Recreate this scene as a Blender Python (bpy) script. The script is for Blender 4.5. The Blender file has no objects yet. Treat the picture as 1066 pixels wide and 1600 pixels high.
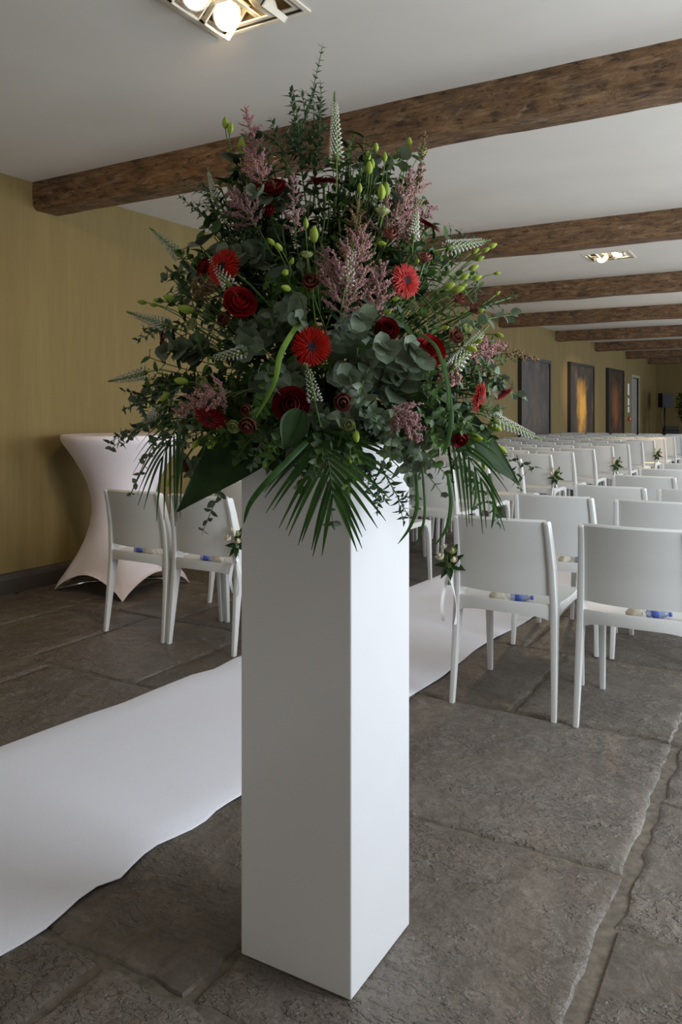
import bpy, math, random
import numpy as np
from mathutils import Vector, Matrix

rnd = random.Random(7)
S = bpy.context.scene
COL = S.collection

# ------------------------------------------------------------------ camera
FPX, CX, HY, CAMH = 1238.0, 533.0, 640.0, 1.28
YAW = math.radians(30.1)
RV = Vector((math.cos(YAW), math.sin(YAW), 0))
FV = Vector((-math.sin(YAW), math.cos(YAW), 0))
UP = Vector((0, 0, 1))
cam_d = bpy.data.cameras.new('camera'); cam = bpy.data.objects.new('camera', cam_d); COL.objects.link(cam)
cam.location = (0, 0, CAMH); cam.rotation_euler = (math.pi/2, 0, YAW)
cam_d.sensor_width = 36; cam_d.sensor_fit = 'AUTO'; cam_d.lens = FPX/1600*36; cam_d.shift_y = (HY-800)/1600
cam_d.clip_start = 0.05
S.camera = cam

def P(px, py, z):                       # a point seen at a place of the photograph, z metres away along the view axis
    return RV*((px-CX)/FPX*z) + FV*z + UP*(CAMH-(py-HY)/FPX*z)
def PF(px, py, h=0.0):                  # the point at height h
    return P(px, py, FPX*(CAMH-h)/(py-HY))
def D(u, z, h):                         # a direction: right, away, up
    return (RV*u + FV*z + UP*h).normalized()

# ------------------------------------------------------------------ world, exposure, daylight
S.view_settings.view_transform = 'Standard'; S.view_settings.look = 'None'
S.view_settings.exposure = 0.0; S.view_settings.gamma = 1.0; S.view_settings.use_curve_mapping = False
W = bpy.data.worlds.new('world'); S.world = W; W.use_nodes = True
wb = W.node_tree.nodes['Background']; wb.inputs[0].default_value = (0.75, 0.86, 1.0, 1); wb.inputs[1].default_value = 1.0

def area(name, loc, rot, sx, sy, power, col):
    l = bpy.data.lights.new(name, 'AREA'); l.shape = 'RECTANGLE'; l.size = sx; l.size_y = sy; l.energy = power; l.color = col
    o = bpy.data.objects.new(name, l); o.location = loc; o.rotation_euler = rot; COL.objects.link(o); return o
XL, XR, YB, YE, ZC = -4.77, 1.75, -3.2, 27.6, 2.91
WIN_Y = [2.55, 5.7, 8.7, 11.7, 14.7, 17.8, 21.0, 24.4]
WIN_W, WIN_Z0, WIN_Z1 = 1.9, 0.70, 2.42
for y in WIN_Y:                          # daylight in the window openings of the long wall
    area('window_daylight', (XR+0.04, y, (WIN_Z0+WIN_Z1)/2), (0, math.pi/2, 0), WIN_Z1-WIN_Z0-.1, WIN_W-.1, (122 if y < 3 else 92 if y < 7 else 66), (0.83, 0.91, 1.0))
# added warm fill light in an unseen opening behind the camera
area('door_daylight', (-1.7, YB+0.04-.08, 1.15), (math.pi/2, 0, 0), 1.9, 2.1, 18, (1.0, 0.9, 0.72))

# ------------------------------------------------------------------ materials
def new_mat(name):
    m = bpy.data.materials.new(name); m.use_nodes = True
    nt = m.node_tree; return m, nt, nt.nodes['Principled BSDF']
def N(nt, t, **kw):
    n = nt.nodes.new(t)
    for k, v in kw.items(): setattr(n, k, v)
    return n
def coords(nt, scale=(1, 1, 1), kind='Object'):
    tc = N(nt, 'ShaderNodeTexCoord'); mp = N(nt, 'ShaderNodeMapping'); mp.inputs['Scale'].default_value = scale
    nt.links.new(tc.outputs[kind], mp.inputs[0]); return mp.outputs[0]
def noise(nt, vec, scale, detail=4, rough=.55, dist=0):
    n = N(nt, 'ShaderNodeTexNoise'); n.inputs['Scale'].default_value = scale; n.inputs['Detail'].default_value = detail
    n.inputs['Roughness'].default_value = rough; n.inputs['Distortion'].default_value = dist
    nt.links.new(vec, n.inputs['Vector']); return n.outputs['Fac']
def ramp(nt, fac, stops):
    r = N(nt, 'ShaderNodeValToRGB'); e = r.color_ramp.elements
    while len(e) < len(stops): e.new(.5)
    for el, (p, c) in zip(e, stops): el.position = p; el.color = (*c, 1)
    nt.links.new(fac, r.inputs[0]); return r.outputs[0]
def mixc(nt, fac, a, b, mode='MIX'):
    m = N(nt, 'ShaderNodeMix', data_type='RGBA', blend_type=mode)
    for sock, v in ((m.inputs[0], fac), (m.inputs[6], a), (m.inputs[7], b)):
        if isinstance(v, (int, float)): sock.default_value = v
        elif isinstance(v, tuple): sock.default_value = (*v, 1)
        else: nt.links.new(v, sock)
    return m.outputs[2]
def bump(nt, b, h, strength, dist=.01, prev=None):
    n = N(nt, 'ShaderNodeBump'); n.inputs['Strength'].default_value = strength; n.inputs['Distance'].default_value = dist
    nt.links.new(h, n.inputs['Height'])
    if prev is not None: nt.links.new(prev, n.inputs['Normal'])
    nt.links.new(n.outputs[0], b.inputs['Normal']); return n.outputs[0]
def srgb(r, g, b):
    f = lambda c: (c/255/12.92 if c <= 10 else ((c/255+.055)/1.055)**2.4)
    return (f(r), f(g), f(b))
def plain(name, col, rough=.5, spec=.5, var=0.0, vscale=30, sss=0, bumpy=0, bscale=200, metal=0, objvar=0):
    m, nt, b = new_mat(name)
    b.inputs['Roughness'].default_value = rough; b.inputs['Specular IOR Level'].default_value = spec; b.inputs['Metallic'].default_value = metal
    v = coords(nt)
    c = None
    if var:
        f = noise(nt, v, vscale)
        c = ramp(nt, f, [(.25, tuple(x*(1-var) for x in col)), (.75, tuple(min(1, x*(1+var)) for x in col))])
    if objvar:
        oi = N(nt, 'ShaderNodeObjectInfo')
        r = ramp(nt, oi.outputs['Random'], [(0, (1-objvar,)*3), (1, (1, 1, 1))])
        c = mixc(nt, 1.0, c if c is not None else tuple(col), r, 'MULTIPLY')
    if c is not None: nt.links.new(c, b.inputs['Base Color'])
    else: b.inputs['Base Color'].default_value = (*col, 1)
    if bumpy: bump(nt, b, noise(nt, v, bscale, 2), bumpy, .002)
    return m
def emis(name, col, strength):
    m, nt, b = new_mat(name); b.inputs['Base Color'].default_value = (0, 0, 0, 1)
    b.inputs['Emission Color'].default_value = (*col, 1); b.inputs['Emission Strength'].default_value = strength; return m
def leafmat(name, c1, c2, rough=.45, trans=.25, scale=14, kind='Object'):
    m, nt, b = new_mat(name)
    v = coords(nt, kind=kind)
    f = noise(nt, v, scale, 3)
    c = ramp(nt, f, [(.3, c1), (.7, c2)])
    oi = N(nt, 'ShaderNodeObjectInfo')
    c = mixc(nt, 1.0, c, ramp(nt, oi.outputs['Random'], [(0, (.72, .74, .74)), (1, (1.1, 1.08, 1.06))]), 'MULTIPLY')
    nt.links.new(c, b.inputs['Base Color']); b.inputs['Roughness'].default_value = rough
    b.inputs['Specular IOR Level'].default_value = .22
    if trans:
        tr = N(nt, 'ShaderNodeBsdfTranslucent'); nt.links.new(c, tr.inputs[0])
        mx = N(nt, 'ShaderNodeMixShader'); mx.inputs[0].default_value = trans
        nt.links.new(b.outputs[0], mx.inputs[1]); nt.links.new(tr.outputs[0], mx.inputs[2])
        nt.links.new(mx.outputs[0], nt.nodes['Material Output'].inputs[0])
    return m

M = {}
M['white_plastic'] = plain('white_plastic', srgb(208, 207, 203), .42, .4, bumpy=.05, bscale=400)
M['plinth'] = plain('plinth_paint', srgb(216, 215, 215), .22, .5, var=.015, vscale=6, bumpy=.04, bscale=90)
M['stretch'] = plain('stretch_cloth', srgb(232, 222, 226), .8, .2, var=.02, vscale=8)
M['metal_white'] = plain('white_enamel', srgb(225, 215, 195), .4)
M['black'] = plain('black_plastic', srgb(22, 22, 24), .5)
M['dark_frame'] = plain('dark_frame', srgb(38, 33, 30), .45)
M['glass_lamp'] = emis('lamp_lit', (1.0, .86, .55), 9)
M['chrome'] = plain('chrome', (.8, .78, .75), .15, metal=1)
M['cavity'] = plain('fixture_cavity', srgb(105, 88, 62), .7)
M['red'] = plain('red_plastic', srgb(190, 40, 30), .4)
M['paper'] = plain('paper', srgb(235, 235, 230), .8)
M['cream_cloth'] = plain('cream_cloth', srgb(215, 205, 185), .85, var=.1, vscale=60)
M['ribbon'] = plain('satin_ribbon', srgb(225, 222, 222), .3)
M['blue_label'] = plain('blue_label', srgb(86, 108, 205), .2)
m, nt, b = new_mat('clear_plastic'); b.inputs['Base Color'].default_value = (*srgb(190, 205, 245), 1); b.inputs['Roughness'].default_value = .1
b.inputs['Transmission Weight'].default_value = .7; M['clear'] = m

# plaster ceiling
m, nt, b = new_mat('ceiling_plaster'); v = coords(nt)
nt.links.new(ramp(nt, noise(nt, v, 1.2, 3), [(.3, srgb(208, 202, 192)), (.7, srgb(217, 211, 201))]), b.inputs['Base Color'])
b.inputs['Roughness'].default_value = .9; bump(nt, b, noise(nt, v, 40, 3), .06, .004); M['ceiling'] = m
# fabric wall with vertical streaks
m, nt, b = new_mat('wall_fabric'); v = coords(nt, (1, 1, .06))
f1 = noise(nt, v, 5, 4, .6); f2 = noise(nt, v, 45, 3, .6)
c = ramp(nt, f1, [(.25, srgb(113, 95, 55)), (.55, srgb(120, 102, 60)), (.75, srgb(130, 112, 69))])
c = mixc(nt, .2, c, ramp(nt, f2, [(.3, srgb(104, 88, 52)), (.7, srgb(134, 117, 74))]))
nt.links.new(c, b.inputs['Base Color']); b.inputs['Roughness'].default_value = .9; bump(nt, b, f2, .12, .004); M['wall'] = m
M['white_wall'] = plain('white_wall', srgb(150, 143, 122), .9, var=.03, vscale=2)
M['skirting'] = plain('dark_skirting', srgb(58, 51, 46), .5, var=.15, vscale=12)
# stone flags
def stone(name, gen):
    m, nt, b = new_mat(name)
    tc = N(nt, 'ShaderNodeTexCoord'); oi = N(nt, 'ShaderNodeObjectInfo')
    ad = N(nt, 'ShaderNodeVectorMath', operation='ADD'); nt.links.new(tc.outputs['Object'], ad.inputs[0])
    cm = N(nt, 'ShaderNodeCombineXYZ'); mu = N(nt, 'ShaderNodeMath', operation='MULTIPLY'); mu.inputs[1].default_value = 40
    nt.links.new(oi.outputs['Random'], mu.inputs[0]); nt.links.new(mu.outputs[0], cm.inputs[2]); nt.links.new(cm.outputs[0], ad.inputs[1])
    v = ad.outputs[0]
    f1 = noise(nt, v, 1.6, 5, .6); f2 = noise(nt, v, 14, 6, .62, .6); f3 = noise(nt, v, 90, 4, .6)
    c = ramp(nt, f1, [(.25, srgb(84, 75, 67)), (.5, srgb(108, 99, 90)), (.8, srgb(130, 121, 111))])
    c = mixc(nt, .5, c, ramp(nt, f2, [(.3, srgb(70, 62, 55)), (.58, srgb(108, 99, 91)), (.76, srgb(160, 150, 138))]))
    c = mixc(nt, .22, c, ramp(nt, f3, [(.35, srgb(70, 63, 56)), (.7, srgb(140, 132, 122))]))
    r = ramp(nt, oi.outputs['Random'], [(0, (.82, .80, .78)), (1, (1.08, 1.08, 1.08))])
    nt.links.new(mixc(nt, 1, c, r, 'MULTIPLY'), b.inputs['Base Color'])
    rr = N(nt, 'ShaderNodeMapRange'); rr.inputs[3].default_value = .26; rr.inputs[4].default_value = .58
    nt.links.new(f2, rr.inputs[0]); nt.links.new(rr.outputs[0], b.inputs['Roughness']); b.inputs['Specular IOR Level'].default_value = .42
    # flaked relief: low undulation plus crisp-edged chips that come in patches
    vs = N(nt, 'ShaderNodeMapping'); vs.inputs['Scale'].default_value = (1, 1.8, 1); vs.inputs['Rotation'].default_value = (0, 0, .5); nt.links.new(v, vs.inputs[0])
    def step(fac, lo, hi, amp):
        q = N(nt, 'ShaderNodeMapRange'); q.inputs[1].default_value = lo; q.inputs[2].default_value = hi; q.inputs[4].default_value = amp; nt.links.new(fac, q.inputs[0]); return q.outputs[0]
    def madd(a2, b2, op='ADD'):
        q = N(nt, 'ShaderNodeMath', operation=op); nt.links.new(a2, q.inputs[0]); nt.links.new(b2, q.inputs[1]); return q.outputs[0]
    patch = step(noise(nt, v, 3.5, 3), .42, .6, 1.0)
    c1 = step(noise(nt, vs.outputs[0], 17, 3, .55, .4), .55, .585, 1.0); c2 = step(noise(nt, vs.outputs[0], 38, 3, .55, .3), .56, .60, .6); c3 = step(noise(nt, vs.outputs[0], 27, 2, .5, .6), .58, .61, .7)
    h = madd(madd(madd(c1, c2), c3), patch, 'MULTIPLY')
    n0 = bump(nt, b, noise(nt, v, 5, 3), .5, .05)
    n1 = bump(nt, b, h, .75, .008, n0)
    n2 = bump(nt, b, f2, .6, .010, n1); bump(nt, b, f3, .45, .004, n2)
    return m
M['stone'] = stone('stone_flag', True)
M['grout'] = plain('joint_mortar', srgb(98, 89, 77), .9, var=.45, vscale=38, bumpy=.9, bscale=70)
# old oak
m, nt, b = new_mat('old_oak'); v = coords(nt, (.16, 1, 1)); v2 = coords(nt, (.5, 1, 1))
g = noise(nt, v, 34, 7, .66, .25); big = noise(nt, v2, 5.5, 6, .68, .3); sc = noise(nt, v2, 16, 6, .72, .5); pit = noise(nt, coords(nt, (.35, 1, 1)), 34, 4, .65, .2)
c = ramp(nt, g, [(.3, srgb(38, 27, 18)), (.5, srgb(98, 74, 50)), (.68, srgb(160, 132, 98))])
c = mixc(nt, .55, c, ramp(nt, big, [(.35, srgb(56, 38, 24)), (.52, srgb(128, 92, 56)), (.66, srgb(82, 66, 52))]))
fm = N(nt, 'ShaderNodeMapRange'); fm.inputs[1].default_value = .58; fm.inputs[2].default_value = .70; fm.inputs[3].default_value = 0; fm.inputs[4].default_value = .6
nt.links.new(sc, fm.inputs[0]); c = mixc(nt, fm.outputs[0], c, srgb(158, 142, 122))
pm2 = N(nt, 'ShaderNodeMapRange'); pm2.inputs[1].default_value = .36; pm2.inputs[2].default_value = .46; pm2.inputs[3].default_value = .7; pm2.inputs[4].default_value = 0
nt.links.new(pit, pm2.inputs[0]); c = mixc(nt, pm2.outputs[0], c, srgb(30, 21, 14))
nt.links.new(c, b.inputs['Base Color']); b.inputs['Roughness'].default_value = .7
n1 = bump(nt, b, g, .8, .014); n1 = bump(nt, b, pit, .6, .01, n1); bump(nt, b, big, .7, .03, n1); M['oak'] = m
# ribbed runner
m, nt, b = new_mat('runner_felt'); v = coords(nt)
wv = N(nt, 'ShaderNodeTexWave', wave_type='BANDS', bands_direction='X'); wv.inputs['Scale'].default_value = 40; wv.inputs['Distortion'].default_value = .6
nt.links.new(v, wv.inputs[0])
c = ramp(nt, noise(nt, v, 260, 2), [(.3, srgb(238, 238, 248)), (.7, srgb(247, 247, 254))])
c = mixc(nt, .06, c, wv.outputs['Color']); nt.links.new(c, b.inputs['Base Color']); b.inputs['Roughness'].default_value = .95
b.inputs['Specular IOR Level'].default_value = .1; bump(nt, b, wv.outputs['Fac'], .12, .003); M['runner'] = m
# plants
M['euc'] = leafmat('eucalyptus_leaf', srgb(94, 108, 86), srgb(124, 136, 112), .5, .18)
M['euc_small'] = leafmat('small_eucalyptus_leaf', srgb(62, 84, 60), srgb(90, 112, 84), .45, .2, 25)
M['ruscus'] = leafmat('green_leaf', srgb(58, 86, 40), srgb(92, 122, 58), .4, .28, 20)
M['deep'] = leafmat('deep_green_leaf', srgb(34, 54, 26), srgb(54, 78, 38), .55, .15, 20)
M['palm'] = leafmat('palm_leaf', srgb(46, 76, 36), srgb(70, 104, 50), .38, .25, 20)
M['strap'] = leafmat('strap_leaf', srgb(84, 116, 40), srgb(112, 140, 56), .4, .25, 20)
M['stem'] = leafmat('green_stem', srgb(84, 110, 52), srgb(120, 142, 78), .5, 0)
M['bud'] = leafmat('lime_bud', srgb(150, 178, 56), srgb(196, 212, 100), .5, .25, 40)
M['gerbera'] = leafmat('gerbera_red', srgb(150, 12, 7), srgb(196, 32, 14), .5, .2, 30)
M['gerbera_dark'] = leafmat('gerbera_crimson', srgb(112, 10, 20), srgb(150, 20, 26), .5, .15, 30)
M['centre'] = plain('flower_centre', srgb(28, 12, 14), .8, var=.4, vscale=300, bumpy=.8, bscale=500)
M['rose'] = leafmat('rose_red', srgb(128, 10, 18), srgb(176, 24, 28), .5, .12, 25)
M['rose_dark'] = leafmat('rose_dark_red', srgb(92, 10, 18), srgb(128, 20, 26), .5, .12, 25)
M['dusky'] = leafmat('dusky_rose', srgb(112, 58, 56), srgb(160, 110, 90), .55, .2, 30)
M['limewhite'] = leafmat('lime_petal', srgb(160, 172, 104), srgb(196, 202, 148), .55, .3, 30)
M['astilbe'] = leafmat('astilbe_pink', srgb(184, 134, 138), srgb(222, 178, 176), .8, .2, 60)
M['astilbe_tan'] = leafmat('astilbe_tan', srgb(150, 122, 84), srgb(176, 146, 112), .8, .2, 60)
M['veronica'] = leafmat('veronica_white', srgb(205, 208, 190), srgb(232, 232, 220), .7, .2, 60)
M['cream_petal'] = leafmat('cream_petal', srgb(222, 208, 176), srgb(240, 232, 206), .6, .2, 30)

# ------------------------------------------------------------------ mesh helpers
class MB:
    def __init__(s): s.v = []; s.f = []; s.m = []
    def add(s, v, f, mi=0):
        o = len(s.v); s.v += [tuple(p) for p in v]; s.f += [tuple(i+o for i in q) for q in f]; s.m += [mi]*len(f)
    def addT(s, T, tpl, mi=0):
        v, f = tpl; a = np.array(T); p = v @ a[:3, :3].T + a[:3, 3]
        o = len(s.v); s.v += p.tolist(); s.f += [tuple(i+o for i in q) for q in f]; s.m += [mi]*len(f)
    def box(s, a, b, mi=0):
        x0, y0, z0 = a; x1, y1, z1 = b
        s.add([(x0,y0,z0),(x1,y0,z0),(x1,y1,z0),(x0,y1,z0),(x0,y0,z1),(x1,y0,z1),(x1,y1,z1),(x0,y1,z1)],
              [(0,3,2,1),(4,5,6,7),(0,1,5,4),(1,2,6,5),(2,3,7,6),(3,0,4,7)], mi)
    def tube(s, pts, rad, n=6, mi=0, cap=True):
        pts = [Vector(p) for p in pts]
        if isinstance(rad, (int, float)): rad = [rad]*len(pts)
        ref = None; rings = []
        for i, p in enumerate(pts):
            t = (pts[min(i+1, len(pts)-1)] - pts[max(i-1, 0)]).normalized()
            if ref is None: ref = t.orthogonal().normalized()
            ref = (ref - t*ref.dot(t)); ref = ref.normalized() if ref.length > 1e-6 else t.orthogonal().normalized()
            b2 = t.cross(ref)
            rings.append([p + (ref*math.cos(2*math.pi*k/n) + b2*math.sin(2*math.pi*k/n))*rad[i] for k in range(n)])
        v = [q for r in rings for q in r]; f = []
        for i in range(len(pts)-1):
            for k in range(n): f.append((i*n+k, i*n+(k+1) % n, (i+1)*n+(k+1) % n, (i+1)*n+k))
        if cap: f.append(tuple(range(n))[::-1]); f.append(tuple((len(pts)-1)*n+k for k in range(n)))
        s.add(v, f, mi)
    def loft(s, rings, mi=0, cap=True):
        n = len(rings[0]); v = [q for r in rings for q in r]; f = []
        for i in range(len(rings)-1):
            for k in range(n): f.append((i*n+k, i*n+(k+1) % n, (i+1)*n+(k+1) % n, (i+1)*n+k))
        if cap: f.append(tuple(range(n))[::-1]); f.append(tuple((len(rings)-1)*n+k for k in range(n)))
        s.add(v, f, mi)
    def grid_solid(s, fn, nu, nv, th, mi=0):
        """surface fn(u,v) u,v in 0..1, with thickness th along the second vector fn returns"""
        top = []; bot = []
        for j in range(nv+1):
            for i in range(nu+1):
                p, n = fn(i/nu, j/nv); p = Vector(p); n = Vector(n)
                top.append(p); bot.append(p - n*th)
        w = nu+1; o = len(top); f = []
        for j in range(nv):
            for i in range(nu):
                a = j*w+i; f.append((a, a+1, a+w+1, a+w)); f.append((o+a+w, o+a+w+1, o+a+1, o+a))
        edge = [i for i in range(w)] + [j*w+nu for j in range(1, nv+1)] + [nv*w+i for i in range(nu-1, -1, -1)] + [j*w for j in range(nv-1, 0, -1)]
        for k in range(len(edge)):
            a, b2 = edge[k], edge[(k+1) % len(edge)]; f.append((b2, a, o+a, o+b2))
        s.add(top+bot, f, mi)
    def mesh(s, name, mats, smooth=True):
        me = bpy.data.meshes.new(name); me.from_pydata([tuple(p) for p in s.v], [], s.f); me.update()
        for mm in (mats if isinstance(mats, (list, tuple)) else [mats]): me.materials.append(mm)
        if len(set(s.m)) > 1: me.polygons.foreach_set('material_index', s.m)
        if smooth: me.polygons.foreach_set('use_smooth', [True]*len(s.f))
        return me
    def build(s, name, mats, parent=None, smooth=True, loc=None, bevel=0, auto=None):
        return obj(name, s.mesh(name, mats, smooth), parent, loc, bevel, auto)
def obj(name, me, parent=None, loc=None, bevel=0, auto=None):
    o = bpy.data.objects.new(name, me); COL.objects.link(o)
    if parent: o.parent = parent
    if loc is not None: o.location = loc
    if bevel:
        b = o.modifiers.new('bevel', 'BEVEL'); b.width = bevel; b.segments = 2; b.limit_method = 'ANGLE'; b.angle_limit = math.radians(40)
    if auto: me.set_sharp_from_angle(angle=math.radians(auto))
    return o
def tag(o, label=None, cat=None, group=None, kind=None):
    if label: o['label'] = label
    if cat: o['category'] = cat
    if group: o['group'] = group
    if kind: o['kind'] = kind
    return o
def empty(name, loc=(0, 0, 0), rz=0):
    o = bpy.data.objects.new(name, None); COL.objects.link(o); o.location = loc; o.rotation_euler = (0, 0, rz); o.empty_display_size = .1; return o
def copy_tree(o, parent=None):
    c = o.copy(); COL.objects.link(c); c.parent = parent
    for ch in list(o.children): copy_tree(ch, c)
    return c
def frame_z(d, roll=0.0, loc=(0, 0, 0), sc=1.0):
    """matrix whose Z looks along d"""
    d = Vector(d).normalized(); ref = UP if abs(d.z) < .95 else Vector((0, 1, 0))
    x = ref.cross(d).normalized(); y = d.cross(x)
    m = Matrix((x, y, d)).transposed() @ Matrix.Rotation(roll, 3, 'Z')
    return Matrix.Translation(Vector(loc)) @ m.to_4x4() @ (Matrix.Diagonal((sc, sc, sc, 1)) if isinstance(sc, (int, float)) else Matrix.Diagonal((*sc, 1)))
def frame_leaf(d, nrm, loc, sc):
    """matrix with Y along the leaf, Z its upper face"""
    d = Vector(d).normalized(); nrm = Vector(nrm); x = d.cross(nrm)
    if x.length < 1e-4: x = d.orthogonal()
    x.normalize(); z = x.cross(d)
    s3 = (sc, sc, sc) if isinstance(sc, (int, float)) else sc
    return Matrix.Translation(Vector(loc)) @ Matrix((x, d, z)).transposed().to_4x4() @ Matrix.Diagonal((*s3, 1))

# ------------------------------------------------------------------ the room
def wall_x(y): return XL + .0285*max(0, y-3.5)      # the long wall runs a little askew
# floor: mortar bed with separate flagstones
fb = MB(); fb.box((XL-.3, YB-.3, -.10), (XR+.3, YE+.3, -.0075)); floor = fb.build('floor', M['grout'], smooth=False)
tag(floor, 'dark grey-brown flagstone floor with pale mortar joints', None, kind='structure')
def flag(x0, x1, y0, y1, gl, gr, gf, gb, near):
    x0 += gl; x1 -= gr; y0 += gf; y1 -= gb
    if x1-x0 < .05 or y1-y0 < .05: return
    st = .05 if near else .4
    pts = []
    def edge(ax, ay, bx, by):
        n = max(1, int(math.hypot(bx-ax, by-ay)/st))
        for k in range(n):
            t = k/n; j = (.008 if near else .004)
            cor = .012 if k == 0 else 0
            pts.append((ax+(bx-ax)*t + rnd.uniform(-j, j), ay+(by-ay)*t + rnd.uniform(-j, j), cor))
    edge(x0, y0, x1, y0); edge(x1, y0, x1, y1); edge(x1, y1, x0, y1); edge(x0, y1, x0, y0)
    cx, cy = (x0+x1)/2, (y0+y1)/2; n = len(pts); tilt = [rnd.uniform(-.0012, .0012) for _ in range(3)]
    def ring(off, z, jit):
        r = []
        for (x, y, c) in pts:
            dx, dy = x-cx, y-cy; q = math.hypot(dx, dy) or 1
            o2 = off + rnd.uniform(-jit, jit)
            sx = 1 if dx > 0 else -1; sy = 1 if dy > 0 else -1
            ex = (x1-x0)/2 - abs(dx); ey = (y1-y0)/2 - abs(dy)
            mx = o2 if ex < .03 else 0; my = o2 if ey < .03 else 0
            r.append((dx - sx*mx, dy - sy*my, z + (0 if z < -.005 else tilt[0]*dx + tilt[1]*dy)))
        return r
    mb = MB()
    rings = [ring(-.004, -.03, 0), ring(0, -.007, .001), ring(.008, -.0012, .003)]
    if near: rings.append(ring(.035, 0, .008))
    v = [p for r in rings for p in r]; f = []
    for i in range(len(rings)-1):
        for k in range(n): f.append((i*n+k, i*n+(k+1) % n, (i+1)*n+(k+1) % n, (i+1)*n+k))
    f.append(tuple((len(rings)-1)*n+k for k in range(n)))
    mb.add(v, f); mb.build('flagstone', M['stone'], floor, loc=(cx, cy, 0), auto=35)
J = .011
def course_rows(xa, xb, yjs, splits, wide_l=J, wide_r=J):
    """slabs between xa and xb; yjs are the cross joints; splits[i] the x joints inside band i"""
    for i in range(len(yjs)-1):
        xs = [xa] + sorted(splits.get(i, [])) + [xb]
        for k in range(len(xs)-1):
            near = yjs[i] < 4.5 and xs[k+1] < .6 and yjs[i+1] > .3
            flag(xs[k], xs[k+1], yjs[i], yjs[i+1], wide_l if k == 0 else J, wide_r if k == len(xs)-2 else J, J, J, near)
def random_splits(xa, xb, nb, fixed):
    s = dict(fixed)
    for i in range(nb):
        if i not in s:
            n = max(1, round((xb-xa)/1.0)); s[i] = [xa + (xb-xa)*(k+rnd.uniform(-.2, .2))/n for k in range(1, n)]
    return s
ya = [YB, -2.1, -1.2, -.2, .7, 1.35, 2.04, 2.75, 3.55]
while ya[-1] < YE-.9: ya.append(ya[-1]+rnd.uniform(.75, 1.1))
ya[-1] = YE
course_rows(-.41, XR, ya, random_splits(-.41, XR, len(ya), {}), wide_l=.021)
yb = [YB, -2.0, -1.0, .25, 1.32, 2.27, 3.27, 4.2]
while yb[-1] < YE-.9: yb.append(yb[-1]+rnd.uniform(.75, 1.1))
yb[-1] = YE
course_rows(-2.05, -.41, yb, random_splits(-2.05, -.41, len(yb), {3: [-1.4], 4: [-1.15], 5: [-1.5], 6: [-1.06]}), wide_r=.018)
yc = [YB, -2.1, -1.0, -.05, .9, 1.8, 2.72, 3.66, 4.6]
while yc[-1] < YE-.9: yc.append(yc[-1]+rnd.uniform(.75, 1.1))
yc[-1] = YE
course_rows(XL-.05, -2.05, yc, random_splits(XL-.05, -2.05, len(yc), {5: [-4.1, -3.26], 6: [-4.12, -3.47, -2.7], 7: [-4.15, -3.3]}))

# walls, ceiling
wl = MB()
DY0, DY1 = 23.7, 24.8                                # doorway in the long wall
for a, c2, z0, z1 in ((YB-.2, 3.5, -.05, ZC), (3.5, DY0, -.05, ZC), (DY0, DY1, 2.2, ZC), (DY1, YE+.2, -.05, ZC)):
    xa, xb = wall_x(a), wall_x(c2)
    wl.add([(xa-.25,a,z0),(xa,a,z0),(xb,c2,z0),(xb-.25,c2,z0),(xa-.25,a,z1),(xa,a,z1),(xb,c2,z1),(xb-.25,c2,z1)],
           [(0,3,2,1),(4,5,6,7),(0,1,5,4),(1,2,6,5),(2,3,7,6),(3,0,4,7)])
wleft = wl.build('wall_left', M['wall'], smooth=False); tag(wleft, 'olive beige wall with soft vertical streaks', kind='structure')
LAMPS = [(-1.965, 2.505), (-1.75, 8.7), (-1.75, 14.9)]; LH = .215
cb = MB(); yy0 = YB-.3
for lx, ly in LAMPS:
    cb.box((XL-.3, yy0, ZC), (XR+.3, ly-LH, ZC+.12)); cb.box((XL-.3, ly-LH, ZC), (lx-LH, ly+LH, ZC+.12)); cb.box((lx+LH, ly-LH, ZC), (XR+.3, ly+LH, ZC+.12)); cb.box((lx-LH, ly-LH, ZC+.10), (lx+LH, ly+LH, ZC+.12)); yy0 = ly+LH
cb.box((XL-.3, yy0, ZC), (XR+.3, YE+.3, ZC+.12))
tag(cb.build('ceiling', M['ceiling'], smooth=False), 'pale plaster ceiling between oak beams', kind='structure')
eb = MB(); eb.box((XL-.2, YE, -.05), (XR+.2, YE+.15, ZC)); tag(eb.build('wall_end', M['wall'], smooth=False), 'far end wall of the long hall', kind='structure')
bb = MB(); bb.box((XL-.2, YB-.15, -.05), (-2.75, YB, ZC)); bb.box((-.65, YB-.15, -.05), (XR+.2, YB, ZC)); bb.box((-2.75, YB-.15, 2.25), (-.65, YB, ZC))  # wall opening added to hold the rear fill light
tag(bb.build('wall_back', M['white_wall'], smooth=False), 'pale wall behind the viewer with an added opening for fill light', kind='structure')
rb = MB(); prev = YB-.2
for y in WIN_Y:
    rb.box((XR, prev, -.05), (XR+.3, y-WIN_W/2, ZC)); rb.box((XR, y-WIN_W/2, -.05), (XR+.3, y+WIN_W/2, WIN_Z0)); rb.box((XR, y-WIN_W/2, WIN_Z1), (XR+.3, y+WIN_W/2, ZC)); prev = y+WIN_W/2
rb.box((XR, prev, -.05), (XR+.3, YE+.2, ZC))
tag(rb.build('wall_right', M['white_wall'], smooth=False), 'pale wall with the row of windows', kind='structure')
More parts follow.
